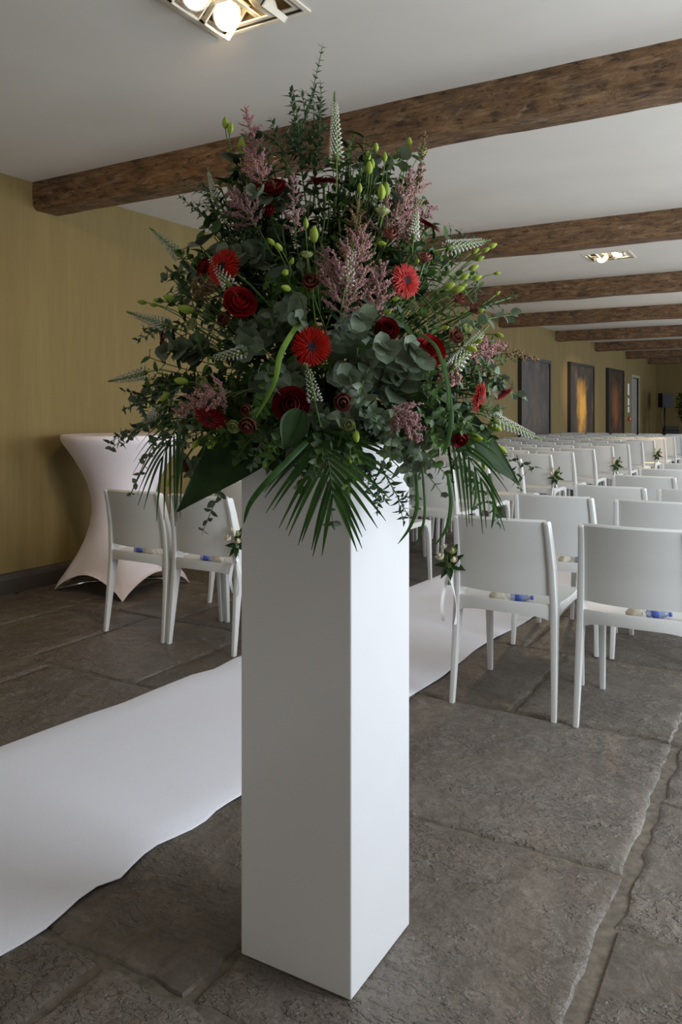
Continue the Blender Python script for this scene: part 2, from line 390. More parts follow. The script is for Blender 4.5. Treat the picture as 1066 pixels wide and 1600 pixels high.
for i, y in enumerate(WIN_Y):
    wb2 = MB(); x0, x1 = XR+.12, XR+.17
    wb2.box((x0, y-WIN_W/2, WIN_Z0), (x1, y-WIN_W/2+.06, WIN_Z1)); wb2.box((x0, y+WIN_W/2-.06, WIN_Z0), (x1, y+WIN_W/2, WIN_Z1))
    wb2.box((x0, y-.03, WIN_Z0), (x1, y+.03, WIN_Z1)); wb2.box((x0, y-WIN_W/2, WIN_Z0), (x1, y+WIN_W/2, WIN_Z0+.06)); wb2.box((x0, y-WIN_W/2, WIN_Z1-.06), (x1, y+WIN_W/2, WIN_Z1))
    tag(wb2.build('window_%d' % (i+1), M['metal_white'], smooth=False), kind='structure')
# skirting
sk = MB()
def skirt(a, c2):
    xa, xb = wall_x(a), wall_x(c2)
    prof = [(0, 0), (.025, 0), (.025, .10), (.018, .125), (.012, .14), (0, .145)]
    sk.loft([[(xa+p, a, z) for p, z in prof], [(xb+p, c2, z) for p, z in prof]])
skirt(YB, 3.5); skirt(3.5, DY0); skirt(DY1, YE)
tag(sk.build('baseboard_left', M['skirting'], smooth=False), 'dark moulded skirting board along the olive wall', kind='structure')
# doorway leaf
dmat = plain('door_grey', srgb(150, 146, 138), .35, var=.05, vscale=3)
xd = wall_x(24)
dp = MB(); dp.box((xd-.05, DY0+.02, 0), (xd-.01, DY1-.02, 2.18)); dr = dp.build('door_1', dmat, smooth=False); tag(dr, 'plain grey door set back in the far doorway', kind='structure')
hb = MB(); hb.tube([(xd-.01, DY1-.12, 1.0), (xd+.04, DY1-.12, 1.0), (xd+.04, DY1-.25, 1.0)], .01, 8); hb.build('door_handle', M['chrome'], dr)
db = MB(); x0 = wall_x(DY0)
for (a, c2, z0, z1) in ((DY0-.08, DY0, 0, 2.28), (DY1, DY1+.08, 0, 2.28), (DY0, DY1, 2.2, 2.28)): db.box((x0-.02, a, z0), (x0+.06, c2, z1))
tag(db.build('trim_1', M['white_wall'], smooth=False), 'pale casing round the far doorway', kind='structure')

# beams
beams = [(3.80, 4.05, .205, -.012), (6.90, 7.15, .215, 0), (10.05, 10.30, .215, 0), (13.15, 13.4, .21, 0), (16.45, 16.7, .21, 0), (19.7, 19.95, .21, 0), (23.1, 23.35, .21, 0), (26.2, 26.45, .21, 0)]
for i, (y0, y1, h, sl) in enumerate(beams):
    mb = MB(); n = 44 if i < 3 else 16; rings = []
    wn = [rnd.uniform(-1, 1) for _ in range(200)]
    def w(k, t):
        a = t*14+k*13.7; j = int(a); q = a-j; return wn[j % 200]*(1-q)+wn[(j+1) % 200]*q
    xs = wall_x(y0)-.02
    for k in range(n+1):
        t = k/n; x = xs + (XR+.02-xs)*t
        yy = (x-XL)*sl; am = .008
        y_a, y_b = y0+yy+.07 if False else y0+yy, y1+yy
        zb = ZC-h
        yA = y_a + am*w(1, t) + rnd.uniform(-.002, .002); yB = y_b + am*w(2, t); zB = zb + am*w(3, t) + rnd.uniform(-.002, .002)
        rings.append([(x, yA+.006, ZC+.02), (x, yB, ZC+.02), (x, yB, zB+.03), (x, yB-.025, zB), (x, yA+.035, zB), (x, yA+.008, zB+.035 + .006*w(4, t)), (x, yA, zB+.12)])
    mb.loft(rings)
    nm = mb.build('ceiling_beam', M['oak'], smooth=True, auto=28)
    tag(nm, 'rough dark oak ceiling beam, number %s counted from the large ceiling lamp' % ['one', 'two', 'three', 'four', 'five', 'six', 'seven', 'eight'][i], kind='structure')

# ------------------------------------------------------------------ aisle runner
Rpx = [(0,1495),(62,1462),(108,1424),(140,1395),(192,1376),(216,1345),(250,1319),(290,1302),(318,1287),(345,1262),(368,1252),(440,1205),(520,1160),(590,1117),(647,1085),(692,1060),(740,1018),(790,990),(830,968)]
Lpx = [(0,1168),(75,1140),(135,1118),(190,1100),(240,1079),(300,1055),(335,1046),(365,1030),(450,998),(550,955),(645,916),(700,894)]
Re = [(p.x, p.y) for p in (PF(x, y) for x, y in Rpx)]; Le = [(p.x, p.y) for p in (PF(x, y) for x, y in Lpx)]
Re = [(-1.72, -1.2), (-1.68, -.2)] + [p for p in Re] + [(-1.30, 6.5), (-1.12, 9), (-.75, 15)]
Le = [(-2.74, -1.2), (-2.70, -.2), (-2.66, .9)] + Le + [(-2.2, 7.4), (-1.95, 10), (-1.62, 15)]
Re.sort(key=lambda p: p[1]); Le.sort(key=lambda p: p[1])
ys = np.concatenate([np.arange(-1.2, 6, .06), np.arange(6, 15, .4)])
xr = np.interp(ys, [p[1] for p in Re], [p[0] for p in Re]); xl = np.interp(ys, [p[1] for p in Le], [p[0] for p in Le])
mb = MB(); rings = []
for y, a, c2 in zip(ys, xl, xr):
    q = [a, a+.012, a+.12, (a+c2)/2, c2-.12, c2-.012, c2]; lift = .004*(1+math.sin(y*9.3)) if y < 6 else .001
    zz = [.003, .006, .005, .005, .005, .006+lift, .003+lift]
    rings.append([(x, y, z) for x, z in zip(q, zz)] + [(c2, y, .0012+lift), (a, y, .0012)])
mb.loft(rings); ro = mb.build('aisle_runner', M['runner'], smooth=True, auto=40)
tag(ro, 'pale grey-white runner with wavy edges laid between the chair blocks', 'carpet')

# ------------------------------------------------------------------ chairs
def supere(cx, cy, z, a, b2, n=16, e=.26):
    r = []
    for k in range(n):
        t = 2*math.pi*(k+.5)/n; c2, s2 = math.cos(t), math.sin(t)
        r.append((cx+a*math.copysign(abs(c2)**e, c2), cy+b2*math.copysign(abs(s2)**e, s2), z))
    return r
PZ = [0, .20, .38, .44, .50, .62, .74, .82]
PY = [-.240, -.216, -.197, -.193, -.193, -.203, -.228, -.252]
PX = [.222, .218, .214, .212, .210, .206, .200, .196]
py_ = lambda z: float(np.interp(z, PZ, PY)); px_ = lambda z: float(np.interp(z, PZ, PX))
def chair_meshes():
    d = {}
    for s, nm in ((-1, 'l'), (1, 'r')):
        mb = MB(); rings = []
        zs = [0, .02, .12, .24, .34, .40, .43, .47, .51, .56, .62, .68, .74, .79, .812, .82]
        for z in zs:
            hw = float(np.interp(z, [0, .4, .5, .82], [.0105, .0145, .0145, .0115])); hd = float(np.interp(z, [0, .3, .40, .45, .52, .82], [.0125, .022, .028, .038, .031, .024]))
            cyy = py_(z) + float(np.interp(z, [0, .3, .40, .45, .52, .82], [0, 0, .004, .012, .003, 0]))
            if z > .815: hw *= .8; hd *= .8
            rings.append(supere(s*px_(z), cyy, z, hw, hd))
        mb.loft(rings); d['rear'+nm] = mb.mesh('rear_leg', M['white_plastic']); d['rear'+nm].set_sharp_from_angle(angle=math.radians(32))
        mb = MB(); rings = []
        for z in (0, .02, .15, .30, .36, .40, .425, .445, .452):
            hw = float(np.interp(z, [0, .4], [.0115, .0165])); hd = float(np.interp(z, [0, .3, .37, .41, .44], [.0125, .018, .024, .036, .062]))
            yf = float(np.interp(z, [0, .4], [.262, .244])); rings.append(supere(s*float(np.interp(z, [0, .45], [.221, .217])), yf-hd+.018, z, hw, hd))
        mb.loft(rings); d['front'+nm] = mb.mesh('front_leg', M['white_plastic']); d['front'+nm].set_sharp_from_angle(angle=math.radians(32))
    mb = MB()
    def seat(u, v):
        x = -1+2*u; y = -.205+.465*v; hw = .208+.018*math.sin(math.pi*min(1, v*.9))
        z = .463 - .014*(1-x*x)*math.sin(math.pi*min(1, .15+v*.8)) - .02*max(0, (v-.88)/.12)**2
        return (x*hw, y, z), (0, 0, 1)
    mb.grid_solid(seat, 10, 12, .018)
    for s in (-1, 1):
        mb.loft([[(s*(.196), y, .452), (s*.228, y, .455), (s*.228, y, z0), (s*.205, y, z0)] for y, z0 in ((-.19, .41), (-.1, .428), (.1, .43), (.17, .424), (.24, .41))])
    mb.loft([[(x, .236, .445), (x, .262, .445), (x, .258, .415), (x, .24, .415)] for x in (-.215, 0, .215)])
    d['seat'] = mb.mesh('seat', M['white_plastic']); d['seat'].set_sharp_from_angle(angle=math.radians(40))
    mb = MB()
    def back(u, v):
        x = -1+2*u; z = .508+(.818-.508)*v - .006*(1-x*x)*(1-v)
        return (x*(px_(z)-.006), py_(z)-.026*(1-x*x)-.002, z), (0, 1, .08)
    mb.grid_solid(lambda u, v: (back(u, v)[0], (0, -1, 0)), 14, 10, -.013)
    lip = [back(k/14, 1)[0] for k in range(15)]
    mb.tube([(x, y+.006, z-.001) for x, y, z in lip], .0095, 8)
    d['back'] = mb.mesh('backrest', M['white_plastic']); d['back'].set_sharp_from_angle(angle=math.radians(40))
    mb = MB(); rings = []
    for k in range(13):
        x = -1+2*k/12; y = -.200-.022*(1-x*x); zt = .472; zb = .418-.018*(abs(x)**6)+.004*(1-x*x)
        rings.append([(x*.205, y+.014, zt-.004), (x*.205, y-.010, zt), (x*.205, y-.014, zt-.012), (x*.205, y-.012, zb), (x*.205, y+.006, zb), (x*.205, y+.012, zb+.02)])
    mb.loft(rings); d['rail'] = mb.mesh('rear_rail', M['white_plastic']); d['rail'].set_sharp_from_angle(angle=math.radians(45))
    return d
CM = chair_meshes()
def make_chair(x, y, rz, label, group):
    t = empty('plastic_chair', (x, y, 0), rz); tag(t, label, 'chair', group)
    for nm, k in (('seat', 'seat'), ('backrest', 'back'), ('rear_rail', 'rail'), ('rear_leg', 'rearl'), ('rear_leg', 'rearr'), ('front_leg', 'frontl'), ('front_leg', 'frontr')):
        obj(nm, CM[k], t)
    return t
ORD = ['rearmost', 'second', 'third', 'fourth', 'fifth', 'sixth', 'seventh', 'eighth', 'ninth', 'tenth', 'eleventh', 'twelfth', 'thirteenth', 'fourteenth', 'fifteenth', 'sixteenth', 'seventeenth']
SEAT = ['aisle seat', 'second from the aisle', 'third from the aisle', 'fourth from the aisle', 'fifth from the aisle', 'sixth from the aisle']
chairs = {}
def rowname(i): return ('%s row' % ORD[i]) if i == 0 else ('%s row from the back' % ORD[i])
# block beyond the runner: rear-leg line y, right-hand edge x of the aisle chair
Lrows = [(3.28, -2.545, 2), (4.10, -2.46, 2), (4.98, -2.40, 2), (5.82, -2.34, 4), (6.50, -2.29, 4), (7.25, -2.24, 4), (8.06, -2.18, 5), (8.68, -2.11, 5), (9.45, -2.05, 5), (10.2, -1.99, 5), (11.0, -1.95, 5), (11.9, -1.92, 5), (12.7, -1.88, 5), (13.5, -1.84, 5), (14.3, -1.80, 5), (15.1, -1.78, 5), (15.9, -1.75, 5)]
for i, (y, xe, n) in enumerate(Lrows):
    for k in range(n):
        xc = xe - .222 - .484*k + rnd.uniform(-.003, .003)
        if xc < wall_x(y)+.3: continue
        rz = rnd.uniform(-.01, .01)
        chairs['L', i, k] = make_chair(xc, y+.24+(rnd.uniform(-.015, .015) if i > 0 else 0), rz, 'white chair, wall side of the runner, %s, %s' % (rowname(i), SEAT[k]), 'white chairs between the runner and the olive wall')
Rrows = [(3.245, [-1.32, -.785]), (4.22, [-1.36, -.835, -.355]), (4.90, [-1.21, -.73]), (5.76, [-1.15, -.68]), (6.50, [-1.10]), (7.25, [-1.04]), (8.05, [-.99])]
for i, (y, xs) in enumerate(Rrows):
    for k, xe in enumerate(xs):
        chairs['R', i, k] = make_chair(xe+.222, y+.24, rnd.uniform(-.012, .012), 'white chair, window side of the runner, %s, %s' % (rowname(i), SEAT[k]), 'white chairs on the window side of the runner')

# ------------------------------------------------------------------ favours on the seats
def favour(ch, x1, x2, y, which):
    p = ch.location; a = ch.rotation_euler.z
    bt = empty('water_bottle', (p.x+x2, p.y+y, .452+.021), .3)
    tag(bt, 'small blue-labelled bottle on %s' % which, 'bottle', 'little bottles on the seats')
    bt.scale = (.82, .82, .82); bt.location.z = .452+.0175
    mb = MB(); L = [(-.055, .004), (-.052, .017), (-.045, .021), (.02, .021), (.035, .014), (.045, .009), (.052, .009)]
    mb.tube([(q, 0, 0) for q, _ in L], [r for _, r in L], 12); mb.build('bottle_body', M['clear'], bt)
    mb = MB(); mb.tube([(-.030, 0, 0), (.002, 0, 0)], .0217, 12); mb.build('bottle_label', M['blue_label'], bt)
    mb = MB(); mb.tube([(.050, 0, 0), (.064, 0, 0)], .011, 10); mb.build('bottle_cap', M['blue_label'], bt)
    pt = empty('cloth_pouch', (p.x+x1, p.y+y-.02, .452), .8)
    tag(pt, 'little cream tied pouch on %s' % which, 'pouch', 'cloth pouches on the seats')
    mb = MB(); rings = []
    for z, r in ((.001, .022), (.008, .032), (.02, .034), (.032, .024), (.040, .011), (.046, .013), (.055, .022)):
        rings.append([(r*math.cos(q)*(1+.12*math.sin(5*q)), r*.8*math.sin(q)*(1+.12*math.sin(5*q)), z) for q in [2*math.pi*k/16 for k in range(16)]])
    mb.loft(rings); mb.build('pouch_bag', M['cream_cloth'], pt)
    mb = MB(); mb.tube([(.012*math.cos(q), .010*math.sin(q), .040) for q in [2*math.pi*k/10 for k in range(11)]], .0022, 5)
    mb.tube([(.012, 0, .04), (.03, -.01, .03), (.04, -.03, .012), (.045, -.05, .006)], .0018, 5); mb.build('tie_string', M['cream_cloth'], pt)
favour(chairs['R', 0, 0], -.045, .055, -.135, 'the rearmost aisle chair, window side of the runner')
favour(chairs['R', 0, 1], -.01, .075, -.135, 'the rearmost chair at the picture edge, window side')
favour(chairs['R', 1, 0], .035, .13, -.12, 'the aisle chair one row forward, window side')
favour(chairs['L', 0, 0], .04, -.04, -.13, 'the rearmost aisle chair, wall side of the runner')
favour(chairs['L', 0, 1], .03, -.05, -.13, 'the rearmost chair beside the stretch-covered table')

# ------------------------------------------------------------------ white plinth
pc = Vector((-.988, 1.640)); hp = .1485; PH = 1.2
pb = MB(); pb.box((-hp, -hp, .0), (hp, hp, PH)); po = pb.build('white_plinth', M['plinth'], smooth=False, loc=(pc.x, pc.y, .0015), bevel=.004)
tag(po, 'tall square glossy white plinth standing on the stone floor under the flowers', 'plinth')

# ------------------------------------------------------------------ stretch-covered bar table
tc = Vector((-4.235, 4.165)); tz = empty('bar_table', (tc.x, tc.y, 0)); tag(tz, 'round high table in a white stretch cover by the olive wall', 'table')
mb = MB(); rings = []; A0 = math.atan2(D(.26, -.965, 0).y, D(.26, -.965, 0).x); nseg = 64
prof = [(1.100, .425, 0), (1.088, .432, 0), (1.070, .430, 0), (1.04, .415, 0), (.95, .352, 0), (.85, .292, 0), (.75, .248, .02), (.65, .222, .05), (.55, .218, .10), (.45, .235, .2), (.35, .268, .34), (.25, .318, .52), (.17, .37, .7), (.11, .41, .86), (.07, .44, 1.0), (.0, .475, 1.0)]
for z, r, q in prof:
    ring = []
    for k in range(nseg):
        a = 2*math.pi*k/nseg; c4 = abs(math.cos(2*(a-A0)))**1.0 if math.cos(2*(a-A0)) > 0 or True else 0
        dd = ((a-A0+math.pi/4) % (math.pi/2))-math.pi/4         # angle from the nearest foot
        sqr = 1/(abs(math.cos(dd))+abs(math.sin(dd)))            # square with corners at the feet
        rr = r*((1-q)+q*max(sqr, .40))
        zz = z
        if z < .16: lift = .155*(1-((abs(dd)/(math.pi/4))-1)**2)**.75 if abs(dd) > .06 else .0; zz = max(z, lift*(.92+.5*z) if z < .12 else max(z, lift))
        ring.append((rr*math.cos(a), rr*math.sin(a), zz))
    rings.append(ring)
mb.loft(rings, cap=False); mb.build('stretch_cover', M['stretch'], tz)
mb = MB(); mb.tube([(0, 0, 1.075), (0, 0, 1.101)], .426, 48); mb.build('table_top', M['stretch'], tz, smooth=True, auto=40)
mb = MB(); mb.tube([(0, 0, .05), (0, 0, 1.075)], .03, 12); mb.build('table_column', M['chrome'], tz)
for k in range(4):
    a = A0+k*math.pi/2; c2, s2 = math.cos(a), math.sin(a)
    mb = MB(); mb.tube([(0, 0, .06), (.25*c2, .25*s2, .05), (.452*c2, .452*s2, .012)], [.018, .016, .012], 8); mb.build('table_foot', M['chrome'], tz)

# ------------------------------------------------------------------ ceiling lamps
def spot(name, loc, target, power, size, blend, col, rad=.04):
    l = bpy.data.lights.new(name, 'SPOT'); l.energy = power; l.spot_size = math.radians(size); l.spot_blend = blend; l.color = col; l.shadow_soft_size = rad
    o = bpy.data.objects.new(name, l); COL.objects.link(o); o.location = loc
    o.rotation_euler = (Vector(target)-Vector(loc)).to_track_quat('-Z', 'Y').to_euler(); return o
def ceiling_lamp(cx, cy, label, lit, dirs, power=None):
    t = empty('ceiling_lamp', (cx, cy, ZC)); tag(t, label, 'lamp', 'recessed four-spot ceiling lamps')
    h = .235
    def ringbox(mb, o, i, z0, z1):
        for a, c2 in (((-o, -o), (o, -i)), ((-o, i), (o, o)), ((-o, -i), (-i, i)), ((i, -i), (o, i))): mb.box((a[0], a[1], z0), (c2[0], c2[1], z1))
    mb = MB(); ringbox(mb, h, h-.022, -.007, 0); mb.build('lamp_frame', M['metal_white'], t, smooth=False)
    mb = MB(); ringbox(mb, h-.0221, h-.028, -.004, .004); mb.build('shadow_strip', M['black'], t, smooth=False)  # thin black ring imitates the shadow line inside the frame
    mb = MB(); ringbox(mb, h-.024, h-.030, .004, .098); mb.box((-h+.03, -h+.03, .09), (h-.03, h-.03, .098)); mb.build('lamp_housing', M['cavity'], t, smooth=False)
    mb = MB(); ringbox(mb, h-.031, h-.052, .002, .008); mb.build('inner_frame', M['metal_white'], t, smooth=False)
    k = 0
    for sx in (-1, 1):
        for sy in (-1, 1):
            c = Vector((sx*.096, sy*.096, .012)); d = Vector(dirs[k]).normalized(); T = frame_z(d, 0, c)
            circ = lambda r, z: [T @ Vector((r*math.cos(q), r*math.sin(q), z)) for q in [2*math.pi*j/28 for j in range(28)]]
            mb = MB(); mb.loft([circ(r, z) for z, r in ((-.045, .018), (-.03, .036), (-.005, .062), (.012, .068), (.014, .062), (.005, .060))])
            hd = mb.build('spot_head', M['metal_white'] if lit[k] else M['chrome'], t)
            mb = MB(); mb.loft([circ(r, z) for z, r in ((.0055, .0595), (.010, .055), (.013, .03), (.014, .006))]); mb.build('spot_lens', M['glass_lamp'] if lit[k] else M['chrome'], hd)
            # square gimbal ring round the spot, turned about one axis only, and its two pivots
            gd = Vector((d.x*.6, 0, d.z)).normalized(); G = frame_z(gd, 0, c); e = .078; mb = MB()
            q = [G @ Vector(p) for p in ((e, e, 0), (-e, e, 0), (-e, -e, 0), (e, -e, 0))]
            for j in range(4):
                a, b2 = q[j], q[(j+1) % 4]; dd = (b2-a).normalized(); n2 = dd.cross(gd).normalized()
                sec = lambda p: [p+n2*.004+gd*.013, p-n2*.004+gd*.013, p-n2*.004-gd*.013, p+n2*.004-gd*.013]
                mb.loft([sec(a-dd*.004), sec(b2+dd*.004)])
            gx = G.to_3x3() @ Vector((1, 0, 0))
            for sg in (-1, 1): mb.tube([c+gx*sg*.06, c+gx*sg*.08], .008, 8)
            mb.build('gimbal', M['metal_white'], t, smooth=False)
            if lit[k]:
                wl2 = Vector((cx, cy, ZC))+c+d*max(.03, (c.z+.02)/-d.z)
                spot('lamp_beam', wl2, wl2+d, *(power[k] if power else (48, 90)), .9, (1.0, .72, .38))
            k += 1
    mb = MB(); mb.box((-h+.04, -.011, .006), (h-.04, .011, .012)); mb.build('cross_bar', M['metal_white'], t, smooth=False)
    mb = MB(); mb.box((-.011, -h+.04, .012), (.011, h-.04, .018)); mb.build('cross_bar', M['metal_white'], t, smooth=False)
    l = bpy.data.lights.new('housing_fill', 'POINT'); l.energy = 1.6; l.color = (1, .74, .4); l.shadow_soft_size = .05; o = bpy.data.objects.new('housing_fill', l); COL.objects.link(o); o.location = (cx, cy, ZC+.06)  # added point light, warms the housing from inside
    return t
d1 = D(.62, -.62, -.48); d2 = D(-.6, .3, -.75)
ceiling_lamp(-1.965, 2.505, 'large recessed ceiling lamp with tilted round spots, above the flowers', (1, 1, 0, 1), [tuple(D(.55, -.62, -.5)), tuple(d1), (.2, .1, -1), (-.8, .3, -.5)], [(12, 80), (12, 80), (10, 80), (60, 95)])
ceiling_lamp(-1.75, 8.7, 'small distant recessed ceiling lamp with glowing spots between the beams', (1, 1, 1, 1), [(-.6, -.1, -.6), (.3, -.5, -.5), (-.3, -.6, -.6), (.1, .3, -.8)])
ceiling_lamp(-1.75, 14.9, 'farthest recessed ceiling lamp, towards the speaker end', (1, 1, 1, 1), [(-.65, .85, -.36), (-.06, -.62, -.78), (.3, -.4, -.8), (-.62, 1.3, -.45)], [(520, 30), (900, 34), (30, 80), (160, 26)])

# ------------------------------------------------------------------ paintings on the wall
def painting(y0, y1, z0, z1, label, seed, warm, glow):
    m, nt, b = new_mat('painted_canvas'); v = coords(nt, kind='Generated')
    mp = N(nt, 'ShaderNodeMapping'); mp.inputs['Location'].default_value = (seed, seed*1.7, seed); mp.inputs['Scale'].default_value = (1, 2.2, 1.5); nt.links.new(v, mp.inputs[0])
    f = noise(nt, mp.outputs[0], 2.6, 6, .62, .6)
    base = ramp(nt, f, [(.3, srgb(20, 14, 8)), (.48, srgb(46, 33, 21)), (.6, srgb(70, 52, 33)), (.72, srgb(112, 95, 70))])
    g = N(nt, 'ShaderNodeTexGradient', gradient_type='SPHERICAL'); m2 = N(nt, 'ShaderNodeMapping')
    m2.inputs['Location'].default_value = (0, -2.5, -1.25); m2.inputs['Scale'].default_value = (0, 3.6, 1.9)
    nw = N(nt, 'ShaderNodeTexNoise'); nw.inputs['Scale'].default_value = 4; nt.links.new(mp.outputs[0], nw.inputs['Vector'])
    nw.inputs['Scale'].default_value = 3.2; nw.inputs['Detail'].default_value = 5; ad = mixc(nt, .42, v, nw.outputs['Color'], 'ADD'); nt.links.new(ad, m2.inputs[0]); nt.links.new(m2.outputs[0], g.inputs[0])
    mr = N(nt, 'ShaderNodeMapRange'); mr.inputs[1].default_value = .1; mr.inputs[2].default_value = .75; mr.inputs[4].default_value = glow
    nt.links.new(g.outputs['Fac'], mr.inputs[0])
    nt.links.new(mixc(nt, mr.outputs[0], base, warm), b.inputs['Base Color']); b.inputs['Roughness'].default_value = .5
    bump(nt, b, f, .2, .01)
    xw0, xw1 = wall_x(y0), wall_x(y1)
    t = empty('wall_painting', (xw0, y0, (z0+z1)/2), math.atan2(-(xw1-xw0), y1-y0)); L = math.hypot(y1-y0, xw1-xw0); h = (z1-z0)/2
    tag(t, label, 'painting', 'dark paintings on the olive wall')
    mb = MB(); mb.box((.004, .04, -h+.04), (.05, L-.04, h-.04)); mb.build('canvas', m, t, smooth=False)
    for a, c2 in (((.002, 0, -h), (.075, .06, h)), ((.002, L-.06, -h), (.075, L, h)), ((.002, .06, -h), (.075, L-.06, -h+.06)), ((.002, .06, h-.06), (.075, L-.06, h))):
        mb = MB(); mb.box(a, c2); mb.build('frame_bar', M['dark_frame'], t, smooth=False)
painting(14.15, 15.95, .55, 2.26, 'dark brown-grey painting nearest the flowers, mostly hidden by leaves', 1.3, srgb(96, 66, 44), .35)
painting(17.35, 19.4, .5, 2.32, 'painting with a glowing golden figure shape on the olive wall', 4.1, srgb(214, 160, 60), .95)
painting(20.8, 22.6, .5, 2.34, 'dark painting with a dim orange streak, beside the far doorway', 8.6, srgb(150, 84, 38), .8)

# fire call point and notices beside the doorway
xd = wall_x(DY0-.25)
t = empty('call_point', (xd, DY0-.26, 1.02)); tag(t, 'small red fire call point on the wall by the far doorway', 'alarm')
mb = MB(); mb.box((.001, -.06, -.06), (.05, .06, .06)); mb.build('housing', M['red'], t, smooth=False, bevel=.006)
mb = MB(); mb.box((.05, -.035, -.03), (.053, .035, .03)); mb.build('press_pane', M['paper'], t, smooth=False)
for k, (z, hh) in enumerate(((1.85, .16), (1.50, .10), (1.28, .08))):
    mb = MB(); mb.box((0.001, -.10, -hh), (.008, .10, hh)); o = mb.build('wall_notice', M['paper'], smooth=False, loc=(xd, DY0-.26, z))
    tag(o, ['upper tall white notice above the red call point', 'middle white notice above the red call point', 'lowest small white notice above the red call point'][k], 'notice')

# ------------------------------------------------------------------ loudspeaker on its tripod, amplifier, distant arrangement
sp = P(1039, 626, 24.6)
t = empty('speaker_stand', (sp.x, sp.y, 0)); tag(t, 'black tripod stand carrying the loudspeaker at the far end', 'stand')
mb = MB(); mb.tube([(0, 0, .35), (0, 0, 1.34)], .022, 10); mb.build('pole', M['black'], t)
for k in range(3):
    a = k*2.094+.4; c2, s2 = math.cos(a), math.sin(a)
    mb = MB(); mb.tube([(.02*c2, .02*s2, .75), (.30*c2, .30*s2, .012)], .014, 8); mb.build('leg', M['black'], t)
    mb = MB(); mb.tube([(.02*c2, .02*s2, .36), (.16*c2, .16*s2, .40)], .009, 6); mb.build('brace', M['black'], t)
t = empty('loudspeaker', (sp.x, sp.y, 1.341), YAW+.15); tag(t, 'black loudspeaker on a tripod by the far end wall', 'speaker')
mb = MB(); mb.loft([[(-.18, -.16, z), (.18, -.16, z), (.14, .15, z), (-.14, .15, z)] for z in (0, .45)]); mb.build('cabinet', M['black'], t, smooth=False, bevel=.01)
mb = MB(); mb.box((-.165, -.168, .02), (.165, -.158, .43)); mb.build('grille', plain('speaker_grille', srgb(34, 34, 37), .6, bumpy=.6, bscale=700), t, smooth=False)
mb = MB(); mb.tube([(-.1, .0, 0), (-.17, .02, -.25), (-.1, .02, -.55), (-.02, .02, -.8)], .008, 6); mb.build('cable', M['black'], t)
ap = P(1051, 664, 22.4)
t = empty('equipment_case', (ap.x, ap.y, 0), .1); tag(t, 'black wheeled equipment case beside the speaker stand', 'case')
mb = MB(); mb.box((-.2, -.2, .06), (.2, .2, .70)); mb.build('case_body', M['black'], t, smooth=False, bevel=.015)
mb = MB(); mb.box((-.18, -.18, .70), (.18, .18, .80)); mb.build('mixer_top', M['dark_frame'], t, smooth=False, bevel=.01)
for sx in (-1, 1):
    for sy in (-1, 1):
        mb = MB(); mb.tube([(sx*.16-.015, sy*.16, .03), (sx*.16+.015, sy*.16, .03)], .03, 12); mb.build('caster', M['dark_frame'], t)

# ------------------------------------------------------------------ plant pieces
def leaf_tpl(shape, nl=5, cup=.12, bend=.15, fold=.0):
    """unit leaf along +Y, width given by the shape profile, upper face +Z"""
    v = []; f = []
    for j in range(nl+1):
        t = j/nl; w2 = shape(t)
        for k in (-1, -.5, 0, .5, 1): v.append((k*w2, t, cup*w2*abs(k)**1.5 - bend*t*t + fold*abs(k)*w2))
    for j in range(nl):
        for k in range(4): a = j*5+k; f.append((a, a+1, a+6, a+5))
    return (np.array(v), f)
def tpl3(shape, nl=4, cup=.1, bend=.15):
    v = []; f = []
    for j in range(nl+1):
        t = j/nl; w2 = shape(t)
        for k in (-1, 0, 1): v.append((k*w2, t, cup*w2*abs(k) - bend*t*t))
    for j in range(nl):
        for k in range(2): a = j*3+k; f.append((a, a+1, a+4, a+3))
    return (np.array(v), f)
rounds = lambda t: .50*math.sqrt(max(0, 1-(2*t-1)**2))*(1.0) + .012
ovals = lambda t: .30*math.sin(math.pi*t**.85)**.8 + .012
lances = lambda t: .15*math.sin(math.pi*t**.75)**.9 + .006
points = lambda t: .20*math.sin(math.pi*t**.6)*(1-t*.15) + .006
T_round = leaf_tpl(rounds, 6, .22, .10); T_oval = leaf_tpl(ovals, 5, .25, .16); T_lance = tpl3(lances, 4, .3, .22); T_point = tpl3(points, 4, .3, .2)
T_oval3 = tpl3(ovals, 4, .25, .18); T_big = leaf_tpl(points, 6, .3, .25)
def me_tpl(name, tpl, mat):
    mb = MB(); mb.add(tpl[0], tpl[1]); return mb.mesh(name, mat)
ME_round = me_tpl('round_leaf', T_round, M['euc']); ME_oval = me_tpl('oval_leaf', T_oval, M['euc']); ME_ovalg = me_tpl('green_oval_leaf', T_oval, M['ruscus']); ME_big = me_tpl('broad_leaf', T_big, M['deep'])
OCT = (np.array([(1,0,0),(-1,0,0),(0,1,0),(0,-1,0),(0,0,1),(0,0,-1)], float), [(0,2,4),(2,1,4),(1,3,4),(3,0,4),(2,0,5),(1,2,5),(3,1,5),(0,3,5)])
TET = (np.array([(1,1,1),(-1,-1,1),(-1,1,-1),(1,-1,-1)], float)*.8, [(0,1,3),(0,2,1),(0,3,2),(1,2,3)])

def qpath(a, b2, bow, n=8):
    a, b2, bow = Vector(a), Vector(b2), Vector(bow); mid = (a+b2)/2 + bow
    return [a*(1-t)**2 + mid*2*t*(1-t) + b2*t*t for t in [k/n for k in range(n+1)]]
def along(path, t):
    s = t*(len(path)-1); i = min(int(s), len(path)-2); q = s-i
    return path[i].lerp(path[i+1], q), (path[i+1]-path[i]).normalized()
def rdir(): 
    while True:
        v = Vector((rnd.uniform(-1, 1), rnd.uniform(-1, 1), rnd.uniform(-1, 1)))
        if .1 < v.length < 1: return v.normalized()

